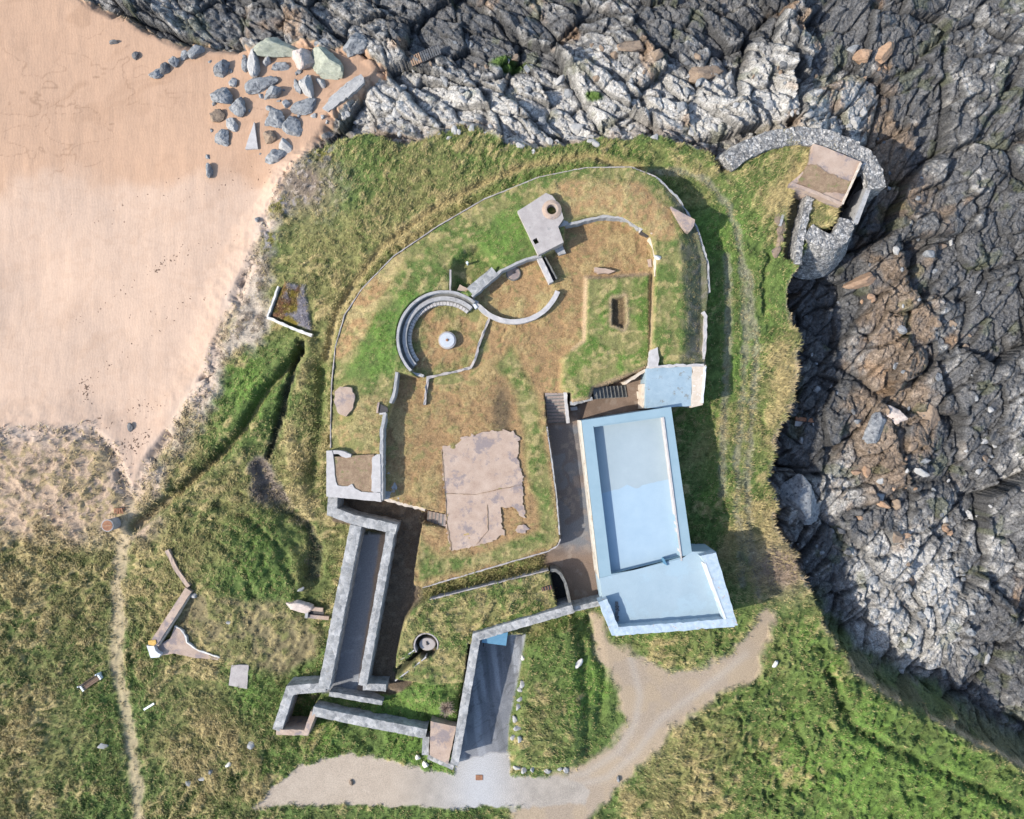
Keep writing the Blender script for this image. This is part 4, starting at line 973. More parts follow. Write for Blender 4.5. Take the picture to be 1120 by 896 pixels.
wall('slab', '', '', [(415, 453), (422, 452)], 3.85, 3.0, .2, 'pale_concrete', parent=e)
tag(prism('concrete_patch', [(417.5, 522), (425, 517), (431, 522), (434, 533), (437, 546), (418, 546)], 2.27, 2.0, 'grey_concrete', seg=.25, jit=.04), 'grey concrete patch in the shade under the courtyard retaining wall', 'concrete patch')
tag(prism('concrete_slab', [(366, 428), (372, 423), (384, 424), (388, 434), (386, 446), (378, 456), (370, 452), (366, 440)], 3.86, 3.2, 'pink_concrete', seg=.25, jit=.03), 'oval bare concrete slab on the left mound', 'concrete slab')

# gun ring
e = empty('gun_ring', W(486, 370, 2.2) + (2.2,), 'round open gun emplacement with stepped concrete rings and grass floor', 'gun emplacement')
gl_ = e.location
for nm_, r_, w_, zt, mt, a0, a1 in (('rim', 51.2, .26, 3.72, 'grey_concrete', 50, 224), ('step', 48.2, .5, 3.05, 'dark_or_shaded_concrete', 49, 223), ('step', 43.8, .4, 3.2, 'grey_concrete', 48, 222), ('step', 41.2, .26, 2.75, 'dark_or_shaded_concrete', 48, 221)):  # dark steps carry the ring's shading in their colour
    local(wall(nm_, '', '', arcpx((486, 370), r_, a0, a1, 36), zt, 2.0, w_, mt, parent=e, jit=.008, zj=.006), gl_)
for k in range(31):
    a0 = 48 + k * 5.55
    local(wall('block', '', '', arcpx((486, 370), 38.6, a0 + .35, a0 + 5.2, 3), 2.72 + rng.normal(0, .012), 2.0, .42, 'pale_concrete', parent=e, jit=.012, zj=.008), gl_)
local(wall('end_wall', '', '', [(441, 405.5), (463, 411.5)], 3.0, 2.0, .3, 'pale_concrete', parent=e), gl_)
local(wall('end_wall', '', '', [(518, 332.5), (521, 337)], 3.1, 2.0, .35, 'white_trim', parent=e), gl_)
x_, y_ = W(489, 372, 2.9)
e = empty('gun_mount', (x_, y_, 2.15), 'white painted round gun mount in the middle of the gun ring', 'gun mount')
V, F = lathe([(.93, 0), (.93, .58), (.90, .62), (.80, .63)], 40); raw('base', V, F, 'concrete', e)
V, F = lathe([(.78, .6), (.78, .7), (.76, .715), (.16, .72)], 40); raw('disc', V, F, 'drum_paint', e)
V, F = lathe([(.15, .70), (.14, .8), (.1, .83), (.09, .86)], 16); raw('pivot', V, F, 'rust', e)
wall('kerb', 'broken pale kerb closing the open side of the gun ring', 'kerb', [(536, 346), (530, 360), (524, 376), (520, 392), (515, 402), (500, 406), (468, 413), (464, 443)], 2.62, 2.0, .24, 'concrete', jit=.03, zj=.05)
wall('parapet', 'crescent concrete parapet wall below the round hatch lawn', 'parapet', [(522, 332)] + arcpx((562, 301), 51, 216, 340, 20), 2.95, 2.0, .5, 'pale_concrete', jit=.015)
e = empty('retaining_wall', (0, 0, 0), 'stone topped retaining wall slanting up to the concrete block with a round shaft', 'retaining wall')
wall('wall_body', '', '', [(516, 324), (548, 296), (576, 283), (592, 280)], 3.72, 2.0, .26, 'grey_concrete', parent=e)
wall('stone_top', '', '', [(514, 319), (528, 307), (541, 296)], 3.74, 3.2, .95, 'wall_stone', parent=e)
wall('retaining_wall', 'thin straight wall down the left side of the small sunken lawn', 'retaining wall', [(492.5, 295), (492.5, 319)], 3.7, 2.3, .2, 'concrete')
tag(prism('concrete_slab', [(503, 311), (516, 319), (514, 324), (499, 320)], 3.3, 2.2, 'pink_concrete', seg=.3, jit=.02), 'tilted pinkish concrete slab between the small sunken lawn and the gun ring', 'concrete slab')
e = empty('wall_stub', (0, 0, 0), 'short concrete wall with two parallel beams below the shaft block', 'wall')
wall('beam', '', '', [(589.5, 281), (603, 309)], 3.3, 2.0, .5, 'pale_concrete', parent=e, jit=.01)
wall('beam', '', '', [(595, 279), (609, 305)], 3.1, 2.0, .16, 'dark_or_shaded_concrete', parent=e, jit=.01)
wall('channel', '', '', [(592.7, 280.5), (606, 307)], 2.5, 2.0, .3, 'iron_or_shade', parent=e, jit=.0)
x_, y_ = W(561.5, 299, 2.4)
e = empty('round_hatch', (x_, y_, 2.25), 'round rusty brown hatch disc in the grass under the slanting wall', 'hatch')
V, F = lathe([(.78, -.1), (.78, .12), (.72, .16), (.68, .12), (.62, .12)], 36); raw('rim', V, F, 'dark_or_shaded_concrete', e)
V, F = lathe([(.66, 0), (.66, .13), (.2, .15)], 36); raw('cover', V, F, 'pink_concrete', e)
V, F = join(box((.02, .05, .2), (.14, .2, .16), .4), box((.12, .08, .2), (.25, .05, .05), .3)); raw('handle', V, F, 'iron_or_shade', e)
x_, y_, z_ = G(511, 287.5, .9)
e = empty('post', (x_, y_, z_), 'small white post standing on the sunken lawn', 'post')
V, F = lathe([(.10, -.1), (.10, .95), (.07, 1.0)], 12); raw('shaft', V, F, 'white_paint', e)
V, F = lathe([(.13, .92), (.13, 1.0), (.11, 1.04)], 12); raw('cap', V, F, 'white_paint', e)

# shaft block
e = empty('shaft_block', W(592, 245, 4.4) + (3,), 'pinkish grey concrete block with a round shaft and a square hatch', 'concrete block')
def holed(name, outline, holes, zt, zb, mat, parent):
    """flat-topped block with real openings"""
    import bmesh
    bm = bmesh.new(); loops = []
    for q in [outline] + holes:
        vs = [bm.verts.new((p[0], p[1], zt)) for p in q]; loops.append(vs)
        for k in range(len(vs)): bm.edges.new((vs[k], vs[(k + 1) % len(vs)]))
    bmesh.ops.triangle_fill(bm, edges=bm.edges[:], use_beauty=True)
    for f in bm.faces:
        f.normal_update()
        if f.normal.z < 0: f.normal_flip()
    for li, vs in enumerate(loops):
        lo = [bm.verts.new((v_.co.x, v_.co.y, zb if li == 0 else max(zb, zt - 2.2))) for v_ in vs]
        for k in range(len(vs)):
            l = (k + 1) % len(vs); bm.faces.new((vs[k], lo[k], lo[l], vs[l]))
        if li: bm.faces.new(lo)
    me = bpy.data.meshes.new(name); bm.to_mesh(me); bm.free(); me.materials.append(M[mat])
    o = bpy.data.objects.new(name, me); COL.objects.link(o); o.parent = parent; return o
out = [W(p[0], p[1], 4.4) for p in ((566, 231), (582, 221), (597, 211), (604, 214), (613, 226), (616.5, 239), (610.5, 248), (616.5, 265), (589, 279), (579, 258))]
scx, scy = W(603.5, 229.5, 4.4); hole = [(scx + .5 * math.cos(k * .3927), scy + .5 * math.sin(k * .3927)) for k in range(16)]
sq = [W(p[0], p[1], 4.4) for p in ((582.5, 262.5), (587, 260), (590, 265), (585.3, 267.5))]
local(holed('block', out, [hole, sq], 4.4, 2.0, 'concrete', e), e.location)
V = []; F = []
N = 32
for k in range(N):
    a_ = 2 * math.pi * k / N
    for r_, z_ in ((1.02, 4.35), (1.0, 4.46), (.76, 4.56), (.66, 4.6), (.52, 4.58), (.5, 4.3)): V.append((scx + r_ * math.cos(a_), scy + r_ * math.sin(a_), z_))
for k in range(N):
    l = (k + 1) % N
    for t in range(5): F.append([k * 6 + t, l * 6 + t, l * 6 + t + 1, k * 6 + t + 1])
local(raw('shaft_rim', V, F, 'pink_concrete', e), e.location)
V, F = lathe([(.495, 0), (.495, .02)], 24, (scx, scy, 2.25)); local(raw('shaft_bottom', V, F, 'iron_or_shade', e), e.location)
tag(prism('concrete_step', [(611, 249), (620, 246), (622, 243), (617, 241)], 3.6, 2.0, 'grey_concrete'), 'small grey ledge beside the shaft block where the curved kerb begins', 'ledge')
tag(prism('concrete_step', [(606, 273), (615, 268), (619, 277), (612, 279)], 2.7, 2.0, 'grey_concrete'), 'small grey step at the foot of the shaft block', 'step')
wall('kerb', 'curved thin kerb arching over the brown lawn right of the shaft block', 'kerb', [(619, 246), (640, 240.5), (660, 236.5), (680, 238), (695, 246), (703, 251)], 3.4, 2.0, .24, 'grey_concrete', jit=.03)
e = empty('doorway', (0, 0, 0), 'dark sunken doorway at the end of the curved kerb', 'doorway')
prism('opening_shade', [(704, 250), (712.5, 255.5), (709, 259), (700, 254)], 3.05, 2.0, 'iron_or_shade', e)  # near-black block stands in for the shade in the doorway
wall('lintel', '', '', [(700, 250.5), (705.5, 247)], 3.5, 2.0, .35, 'pale_concrete', parent=e)
wall('jamb', '', '', [(705, 247.5), (713.5, 255.5)], 3.55, 2.0, .2, 'tan_render', parent=e)
wall('kerb', 'low pale retaining kerb on the right of the brown lawn', 'kerb', [(710.5, 260), (714.5, 270), (717, 281), (717.5, 302)], 3.3, 2.0, .18, 'tan_render', jit=.02)
for k, (pp, lb) in enumerate(([[(650, 292), (662, 294), (673, 296), (668, 299), (655, 299), (650, 297)], 'broken pink concrete slab at the top edge of the raised lawn'], [[(708, 284), (712, 283), (713, 292), (709, 292)], 'small pale slab fragment in the corner of the brown lawn'])):
    tag(prism('concrete_slab', pp, 2.75 if k == 0 else 2.4, 2.0, 'pink_concrete', seg=.25, jit=.03), lb, 'concrete slab')
tag(prism('concrete_slab', [(734, 226), (760, 240.5), (759, 247), (754, 254), (750, 253), (743, 243)], 3.9, 2.4, 'pink_concrete', seg=.4, jit=.02), 'pinkish concrete slab jutting from the shaded right shoulder of the bunker', 'concrete slab')
e = empty('concrete_floor', (0, 0, 0), 'broad cracked pink concrete floor in the middle of the courtyard', 'concrete floor')
prism('slab', PAD, 2.29, 2.0, 'pink_concrete', e, seg=.2, jit=.09)
prism('slab', [(566, 575), (573, 574), (579, 578), (574, 583), (568, 584), (565, 580)], 2.31, 2.0, 'pink_concrete', e, seg=.2, jit=.05)
V, F = strip([(483, 492), (487, 540), (489, 575), (494, 602)], 2.33, 2.0, .1, jit=.04); raw('crack', V, F, 'soil_top', e)
V, F = strip([(533, 552), (534, 580), (521, 596)], 2.335, 2.1, .05, jit=.03); raw('crack', V, F, 'soil_top', e)
V, F = strip([(488, 540), (520, 541), (572, 530)], 2.325, 2.1, .04, jit=.03); raw('crack', V, F, 'soil_top', e)

# stairs
def stairs(name, label, top_px, n, vec_px, width_px, z0, z1, mat, extra=None):
    """n treads from z0 down to z1 along vec_px; width vector width_px"""
    e = empty(name, W(top_px[0], top_px[1], z0) + (z1,), label, 'stairs')
    for k in range(n):
        z_ = z0 + (z1 - z0) * k / (n - 1)
        a0 = np.array(top_px, float) + np.array(vec_px) * (k / n); a1 = np.array(top_px, float) + np.array(vec_px) * ((k + 1) / n); w_ = np.array(width_px, float)
        o = prism('step', [a0, a1, a1 + w_, a0 + w_], z_, z1 - .1 - .002 * k, mat, e, seg=.5, jit=.006); local(o, e.location)
        V, F = strip([a0 + (a1 - a0) * .84 + w_ * .01, a0 + (a1 - a0) * .84 + w_ * .99], z_ + .02, z_ - .05, .11, jit=.008, zj=.003); local(raw('tread_line', V, F, 'dark_or_shaded_concrete', o), e.location)  # dark line along each tread edge
    return e
e = stairs('stone_stairs', 'stone stairs going down from the grass bank into the asphalt passage', (596, 430), 9, (3, 33), (22, -1), 2.1, .15, 'step_wood')
local(wall('cheek_wall', '', '', [(618, 429), (621.5, 463)], [2.5, 1.2], 0, .3, 'pale_concrete', parent=e), e.location)
e = stairs('sunken_stairs', 'dark narrow stairs in the shade below the raised lawn', (648, 423.5), 9, (36, -2), (2, 13), 2.0, .1, 'dark_or_shaded_concrete')  # shade of the bank put into the step colour
stairs('brick_steps', 'brown timber edged steps from the left trench up to the concrete floor', (488, 563), 6, (-24, -5), (-1, 13), 2.1, .2, 'step_wood')
wall('stone_ledge', 'rough pale stone ledge between the two stairways', 'ledge', [(624, 441), (636, 439), (648, 436)], 2.3, -.1, .4, 'wall_stone', jit=.05)
wall('kerb', 'pale stone kerb under the raised lawn beside the sunken stairs', 'kerb', [(684, 419), (690, 415), (706, 405)], 2.5, -.1, .3, 'tan_render', jit=.04)
tag(raw('block', *box(W(627.5, 447, .2) + (.2,), (.75, .4, .5), .1), 'pale_concrete'), 'small pale block at the foot of the stone stairs', 'block')
tag(raw('block', *box(W(699.5, 432, .3) + (.3,), (.5, .8, .6), .1), 'tan_render'), 'small tan block beside the worn blue slab', 'block')

# curved dark stair pit
wall('curved_wall', 'dark curved concrete wall sweeping round a sunken pit in the passage', 'wall', [(602, 624), (608, 624), (613, 628), (618, 637), (621, 648), (624, 663)], 2.0, -.9, .3, 'dark_or_shaded_concrete', jit=.01)
e = empty('grating', (0, 0, 0), 'small dark iron grating set in the lower grass mound', 'grating')
a_ = WP([(592, 643), (603.5, 640), (604.5, 644), (593, 647)], 2.3)
o = prism('frame', [(592, 643), (603.5, 640), (604.5, 644.5), (593, 647)], 2.34, 2.0, 'iron_or_shade', e)
for k in range(4):
    f = (k + .5) / 4; p0 = (592 + 11.5 * f, 643 - 3 * f); p1 = (593 + 11.5 * f, 647 - 2.6 * f)
    wall('bar', '', '', [p0, p1], 2.42, 2.2, .07, 'rust', parent=e, jit=0, zj=0)

# machine-gun pit
e = empty('gun_pit', (gx, gy, .9), 'small round weapon pit with a stone pedestal and a dark slit trench', 'gun pit')
V, F = strip(arcpx((466, 706), 13, -20, 215, 20), 2.24, .6, .14, jit=.01); local(raw('rim', V, F, 'concrete', e), e.location)
V, F = strip([(453, 711.5), (438, 722)], 2.32, .6, .12, jit=.01); local(raw('trench_wall', V, F, 'whitewash', e), e.location)
V, F = strip([(466, 719), (452, 730), (432, 745)], 2.25, .6, .12, jit=.01); local(raw('trench_wall', V, F, 'pale_concrete', e), e.location)
V, F = lathe([(.88, 0), (.88, .7), (.82, .75), (.7, .76)], 30, (.1, .0, 0), 1, .78); raw('pedestal', V, F, 'concrete', e)
V, F = join(lathe([(.13, .7), (.13, .85), (.08, .9)], 14, (.1, .05, 0)), box((.05, .14, .84), (.08, .4, .08), .35)); raw('pivot', V, F, 'iron_or_shade', e)

# ------------------------------------------------------------------ pale blue building
e = empty('blue_building', W(700, 560, 4.6) + (0,), 'pale blue painted flat roofed bunker building with raised parapets', 'building')
el = e.location
UO = [(636, 460), (734, 445), (757, 606), (656, 634)]; UI = [(649, 466.5), (724.5, 456), (744.5, 614), (668.5, 628)]
LO = [(656, 632.5), (746, 611), (757, 603.5), (783, 603.5), (806.5, 684), (674, 695), (661, 668)]
def ring(outer, inner, zt, zb):
    n = len(outer); V = []; F = []
    for q in (outer, inner):
        for p in q: V.append(W(p[0], p[1], zt) + (zt,))
    for q in (outer, inner):
        for p in q: V.append(W(p[0], p[1], zt) + (zb,))
    for k in range(n):
        l = (k + 1) % n
        F += [[k, l, n + l, n + k][::-1], [k, 2 * n + k, 2 * n + l, l][::-1], [n + k, n + l, 3 * n + l, 3 * n + k][::-1]]
    return V, F
V, F = ring(UO, UI, 4.4, -.2); local(raw('parapet', V, F, 'coping_blue', e), el)
local(prism('roof', [(646, 463), (727, 453), (748, 616), (666, 630)], 3.5, 3.0, 'roof_blue', e), el)
local(prism('roof_patch', [(655, 541), (672, 536), (679, 534), (686, 530), (692, 533), (699, 534), (703, 531), (722, 526), (733, 524), (745, 612), (668, 627)], 3.506, 3.4, 'roof_patch', e, seg=.3, jit=.03), el)
local(wall('kerb_or_lit_face', '', '', [(725.5, 456.5), (735.5, 535), (745.6, 613.5)], 4.5, 3.4, .16, 'pale_concrete', parent=e, jit=.004, zj=.003), el)
local(wall('kerb_or_lit_face', '', '', [(650, 466.8), (724, 456.4)], 4.44, 3.4, .07, 'coping_blue', parent=e, jit=.002, zj=.002), el)
# old render showing on the west face
V = []; F = []
P0 = np.array(W(635.6, 460, 4.36)); P1 = np.array(W(655.6, 634, 4.36)); n_ = 60
for k in range(n_ + 1):
    p = P0 + (P1 - P0) * k / n_; bulge = rng.uniform(.0, .05)
    q = (P1 - P0) / np.linalg.norm(P1 - P0); nn_ = np.array([q[1], -q[0]]); nn_ = nn_ if nn_[0] < 0 else -nn_
    t_ = p + nn_ * (.01 + bulge); b_ = p + nn_ * .03
    V += [tuple(p) + (4.36,), tuple(t_) + (4.2 - rng.uniform(0, .4),), tuple(b_) + (2.0,), tuple(b_) + (-.1,)]
for k in range(n_):
    for t in range(3): F.append([k * 4 + t, k * 4 + t + 1, k * 4 + t + 5, k * 4 + t + 4])
local(raw('wall', V, F, 'old_render', e), el)
local(prism('lower_roof', LO, 4.46, -.2, 'lower_blue', e), el)
# raised parapet around the lower roof
V, F = strip([(659.5, 657), (664, 668), (672.5, 690.5)], 5.55, 3.9, .95, jit=.03); local(raw('parapet', V, F, 'mottled_blue', e), el)
V, F = strip([(669, 691), (740, 686), (803, 681)], 5.53, 3.9, .85, jit=.03); local(raw('parapet', V, F, 'mottled_blue', e), el)
local(prism('parapet', [(766, 608), (783, 604.5), (807, 684), (793.5, 685), (772, 617)], 5.51, 3.9, 'mottled_blue', e, seg=.5, jit=.02), el)
local(wall('kerb_or_lit_face', '', '', [(771, 616.5), (793.6, 677.5)], 5.56, 4.4, .2, 'white_trim', parent=e, jit=.006, zj=.004), el)  # white strip stands in for the sunlit inner face of the parapet
local(prism('vent', [(725, 616), (727, 612), (730, 619)], 4.7, 3.4, 'blue_paint', e), el)
local(prism('skirt', [(661, 668), (674, 696), (676, 696), (672, 690), (663, 667)], 5.5, -.2, 'old_render', e, seg=.5, jit=.03), el)
V, F = join(*[box(W(674.5 + .4 * (k % 3), 660 + k * 3.6, 4.5) + (4.52,), (.28, .34, .16), k) for k in range(6)]); local(raw('debris', V, F, 'dark_rock', e), el)
e = empty('worn_slab', W(738, 424, 3.4) + (0,), 'square worn blue concrete roof with a bare tan strip beside the bunker mound', 'concrete roof'); el = e.location
local(prism('roof', [(707, 403), (757, 401), (756, 444), (706, 447)], 3.3, -.2, 'worn_blue', e, seg=.5, jit=.02), el)
local(prism('edge_strip', [(757.3, 401), (772.5, 399), (768.5, 443), (756.3, 446)], 3.4, -.2, 'tan_render', e, seg=.5, jit=.03), el)
local(wall('upper_kerb', '', '', [(709, 401.5), (740, 400), (770, 399.5)], 3.46, 2.0, .3, 'pale_concrete', parent=e, jit=.04), el)
local(wall('coping', '', '', [(771.5, 401), (768, 441)], 3.48, 1.0, .24, 'white_trim', parent=e, jit=.02), el)
local(wall('side_kerb', '', '', [(704.5, 420), (704, 447)], 2.6, -.2, .34, 'tan_render', parent=e, jit=.05), el)
tag(prism('concrete_slab', [(711, 383), (719, 380), (721, 392), (720, 401), (709, 401)], 3.75, 3.2, 'pale_concrete', seg=.25, jit=.04), 'pale concrete corner patch just above the worn blue roof', 'concrete slab')

# blue canopy over the ramp door
e = empty('door_canopy', W(541, 702, 2.4) + (-.4,), 'bright blue sloping canopy over the door at the head of the asphalt ramp', 'canopy'); el = e.location
V = [W(527, 703, 2.3) + (2.3,), W(553.5, 706.5, 2.0) + (1.95,), W(555.5, 691, 2.3) + (2.45,), W(527, 699, 2.6) + (2.5,)]
V = V + [(v_[0], v_[1], v_[2] - .08) for v_ in V]
local(raw('panel', V, [[0, 1, 2, 3], [7, 6, 5, 4], [0, 4, 5, 1], [1, 5, 6, 2], [2, 6, 7, 3], [3, 7, 4, 0]], 'blue_paint', e), el)
for px in (529, 552): local(raw('bracket', *box(W(px, 704, 1) + (.8,), (.09, .09, 2.3 if px < 540 else 2.2)), 'iron_or_shade', e), el)

# ------------------------------------------------------------------ north-east casemate
e = empty('casemate', W(900, 190, 1.8) + (0,), 'concrete casemate with a soil covered roof at the cliff edge', 'casemate'); el = e.location
local(prism('roof_slab', [(890, 157), (900, 160), (942, 177), (941, 184), (922, 224), (864, 202), (868, 197), (885, 182)], 1.55, -2.5, 'pink_concrete', e, seg=.4, jit=.015), el)
local(prism('soil', [(884, 180), (893, 180), (902, 187), (910, 191), (921, 196), (932, 199), (929, 205), (925, 212), (912, 210), (901, 210), (897, 213), (885, 206), (872, 200)], 1.66, 1.0, 'soil_top', e, seg=.2, jit=.05), el)
local(wall('edge_coping', '', '', [(865, 200.5), (895, 212), (921, 223.5)], 1.72, -1, .38, 'pink_concrete', parent=e, jit=.01), el)
local(wall('edge_coping', '', '', [(942, 178), (921.5, 223)], 1.74, -1, .22, 'tan_render', parent=e, jit=.008), el)
local(prism('pit_shade', [(926, 222), (944, 190), (954, 200), (936, 244)], -2.2, -5, 'iron_or_shade', e), el)  # near-black floor paints in the shadow of the recess
wall('flank_wall', 'grey concrete flank wall along the dark pit outside the casemate', 'wall', [(951, 204), (936, 244)], .9, -5.5, .5, 'grey_concrete', jit=.01)

def rubble(name, label, path, zt, zin, zout, w_in, slope, out_sign, mat='rubble', step=.16):
    """dry rubble wall: flat top of width w_in, battered outer face, individual stones as relief"""
    P = WP(path, zt); D = [0]
    for a_, b_ in zip(P[:-1], P[1:]): D.append(D[-1] + np.linalg.norm(b_ - a_))
    ns = int(D[-1] / step); s = np.linspace(0, D[-1], ns)
    cxs = np.interp(s, D, P[:, 0]); cys = np.interp(s, D, P[:, 1])
    k = np.ones(9) / 9
    cxs[4:-4] = np.convolve(cxs, k, 'valid'); cys[4:-4] = np.convolve(cys, k, 'valid')
    tx = np.gradient(cxs); ty = np.gradient(cys); tl = np.hypot(tx, ty); nxn = -ty / tl * out_sign; nyn = tx / tl * out_sign
    prof = [(-w_in / 2 - .02, zin)] + [(-w_in / 2 + w_in * t, zt) for t in np.linspace(0, 1, max(4, int(w_in / step)))] + [(w_in / 2 + slope * t, zt + (zout - zt) * t) for t in np.linspace(.06, 1, 14)]
    V = []; F = []; m_ = len(prof)
    O = np.array([q[0] for q in prof]); ZZ = np.array([q[1] for q in prof])
    gx_ = cxs[:, None] + nxn[:, None] * O; gy_ = cys[:, None] + nyn[:, None] * O; gz_ = np.repeat(ZZ[None], ns, 0)
    f1, f2, h1, h2, h3, dx, dy = voro(gx_ * 2.6, (gy_ + gz_ * .6) * 2.6, 93)
    rel = (h1 - .5) * .16 + .12 * (.5 - f1)
    gz_ = gz_ + rel; gx_ += nxn[:, None] * rel * .6; gy_ += nyn[:, None] * rel * .6
    V = np.stack([gx_, gy_, gz_], -1).reshape(-1, 3)
    for i in range(ns - 1):
        for j in range(m_ - 1):
            q = [i * m_ + j, i * m_ + j + 1, (i + 1) * m_ + j + 1, (i + 1) * m_ + j]; F.append(q if out_sign < 0 else q[::-1])
    for e0 in (0, ns - 1):
        q = [e0 * m_ + j for j in range(m_)]; F.append(q)
    return tag(raw(name, V, F, mat), label, 'rubble wall')
rubble('rubble_wall', 'broad rounded rubble stone wall curving round the top of the cliff casemate', [(797, 178), (812, 166), (838, 154), (872, 148), (905, 152), (930, 161), (948, 174), (957, 191), (959, 206)], 1.1, .2, -4.8, 1.9, 1.2, 1)
rubble('rubble_wall', 'bulging rubble stone buttress at the lower end of the casemate', [(927, 240), (923, 255), (912, 266), (898, 262), (884, 252)], .8, -.5, -4.8, 1.7, 2.2, 1)
rubble('rubble_wall', 'pale rubble wall running down from the casemate beside the sunken way', [(887, 212), (881, 240), (875, 262), (873, 289)], .9, -1.4, -2.5, .75, .2, 1)
tag(prism('grass_bed', [(893, 222), (899, 220), (916, 228), (913, 244), (905, 250), (893, 250), (888, 246)], .45, -1.5, 'grass_bed', seg=.3, jit=.03), 'small walled grass bed between the casemate and the rubble buttress', 'planting bed')
wall('retaining_wall', 'dark slab wall on the left of the sunken way to the casemate', 'retaining wall', [(864, 206), (858, 232), (853, 247)], .5, -1.5, .3, 'grey_concrete')
for k, (px, py) in enumerate(((850, 238), (855, 250), (852, 263), (849, 276))):
    put_rock(rockmesh(700 + k, 'brown_rock', 12), px, py, .5, .9, .3, R(-15), ['pink rock at the head of the sunken way bank', 'second pink rock down the sunken way bank', 'third pink rock down the sunken way bank', 'lowest pink rock on the sunken way bank'][k])

# ------------------------------------------------------------------ left battery
wall('concrete_wall', 'thin pinkish concrete wall running up from the triangular battery corner', 'concrete wall', [(182, 602), (192, 622), (206, 642)], .75, -.6, .42, 'pink_concrete', jit=.015)
e = empty('concrete_wall', (0, 0, 0), 'thicker concrete wall with an orange cap slanting down to the white corner', 'concrete wall')
wall('wall_body', '', '', [(206, 645), (168, 704)], .85, -.6, .8, 'pink_concrete', parent=e, jit=.015)
wall('ledge', '', '', [(209.5, 646), (172, 706)], .6, -.6, .3, 'tan_render', parent=e, jit=.015)
prism('cap', [(162, 701), (170, 700), (171, 704), (168, 706.5), (162, 705)], .93, .3, 'ochre', e)
tag(prism('white_corner', [(160, 706), (168, 707), (170, 712), (176, 716), (174, 719), (165, 720)], .7, -.6, 'white_trim', seg=.3, jit=.02), 'bright white broken concrete corner at the tip of the battery', 'concrete block')
e = empty('concrete_floor', (0, 0, 0), 'pale triangular concrete floor with a white broken edge at the battery tip', 'concrete floor')
fl = [(171, 707), (186, 698), (191, 685), (197, 688), (203, 697), (204, 702), (214, 710), (240, 719), (238, 722), (215, 720), (190, 715), (177, 717)]
zf = max(hz(*W(p[0], p[1], .3)) for p in fl) + .06
prism('slab', fl, zf, zf - .8, 'pink_concrete', e, seg=.3, jit=.02)
V, F = strip([(191, 685), (197, 688), (203, 697), (204.5, 702.5), (214, 710.5), (240, 719.5)], zf + .05, zf - .6, .14, jit=.03); raw('edge', V, F, 'whitewash', e)
x_, y_, z_ = G(261, 739)
tag(prism('concrete_slab', [(253, 727), (272, 727.5), (270, 753.5), (250, 750)], z_ + .25, z_ - .5, 'concrete', seg=.4, jit=.015), 'lone square grey concrete slab in the grass below the battery', 'concrete slab')
x_, y_, z_ = G(212, 651)
put_rock(rockmesh(771, 'pale_rock', 12), 212, 651, .4, .3, .3, 0, 'small pale stone behind the bend of the concrete wall', name='stone', cat='stone')
put_rock(rockmesh(772, 'pale_rock', 12), 250, 681, .35, .2, .2, .2, 'small white stone beside a hole on the battery lawn', name='stone', cat='stone')
put_rock(rockmesh(773, 'pink_rock', 12, big=True), 325, 664, 1.6, .65, .7, -.1, 'smooth pinkish boulder lying in front of the box drain')
x_, y_, z_ = G(347, 668)
e = empty('box_drain', (x_, y_, z_), 'open concrete box drain between the smooth boulder and the long stone wall', 'drain')
raw('lintel', *box((0, .35, .55), (1.6, .4, .3), -.1), 'pink_concrete', e); raw('sill', *box((.1, -.55, .3), (2.6, .4, .5), -.1), 'pink_concrete', e)
raw('opening_shade', *box((0, -.1, .2), (1.6, .6, .3), -.1), 'iron_or_shade', e); raw('side_slab', *box((-.95, -.1, .45), (.3, 1.0, .6), -.1), 'grey_concrete', e)  # near-black box stands in for the shade inside the drain
x_, y_, z_ = G(330, 644)
put_rock(rockmesh(774, 'pale_rock', 10), 329, 645, .38, .28, .35, .6, 'bright white stone above the box drain', name='stone', cat='stone')

# white edged heather platform
e = empty('platform_edge', (0, 0, 0), 'low white edging wall around two sides of the heather covered platform', 'edging')
wall('edge', '', '', [(304, 313), (298, 330), (292, 347)], .12, -1.2, .2, 'whitewash', parent=e, jit=.03)
wall('edge', '', '', [(292, 347.5), (305, 353), (322, 360), (341, 367)], .12, -1.2, .3, 'whitewash', parent=e, jit=.04)

# ------------------------------------------------------------------ small things
x_, y_, z_ = G(122, 574, 1.2)
e = empty('drum', (x_, y_, z_), 'round grey drum with a rusty top standing on the scrubby sand', 'drum')
zt_ = z_ + 1.75; tx_, ty_ = W(117.5, 575, zt_); e.location = (tx_, ty_, z_)
V, F = lathe([(.64, -.3), (.64, 1.66), (.66, 1.7), (.66, 1.76), (.6, 1.77)], 36); raw('body', V, F, 'grey_concrete', e)
V, F = lathe([(.57, 1.7), (.57, 1.785), (.5, 1.79)], 36); raw('lid', V, F, 'rust', e)
raw('bar', *box((0, 0, 1.82), (1.1, .06, .05), .05), 'orange_rock', e)
x_, y_, z_ = G(131, 559)
e = empty('crate', (x_, y_, z_), 'broken reddish crate lying on the sand above the drum', 'crate')
for k in range(4): raw('slat', *box((-.45 + k * .28, .02 * k, .16 + .03 * k), (.2, .65, .07), .1 * k), 'rust', e)
raw('rail', *box((0, .3, .1), (1.2, .08, .2), .05), 'rust', e)
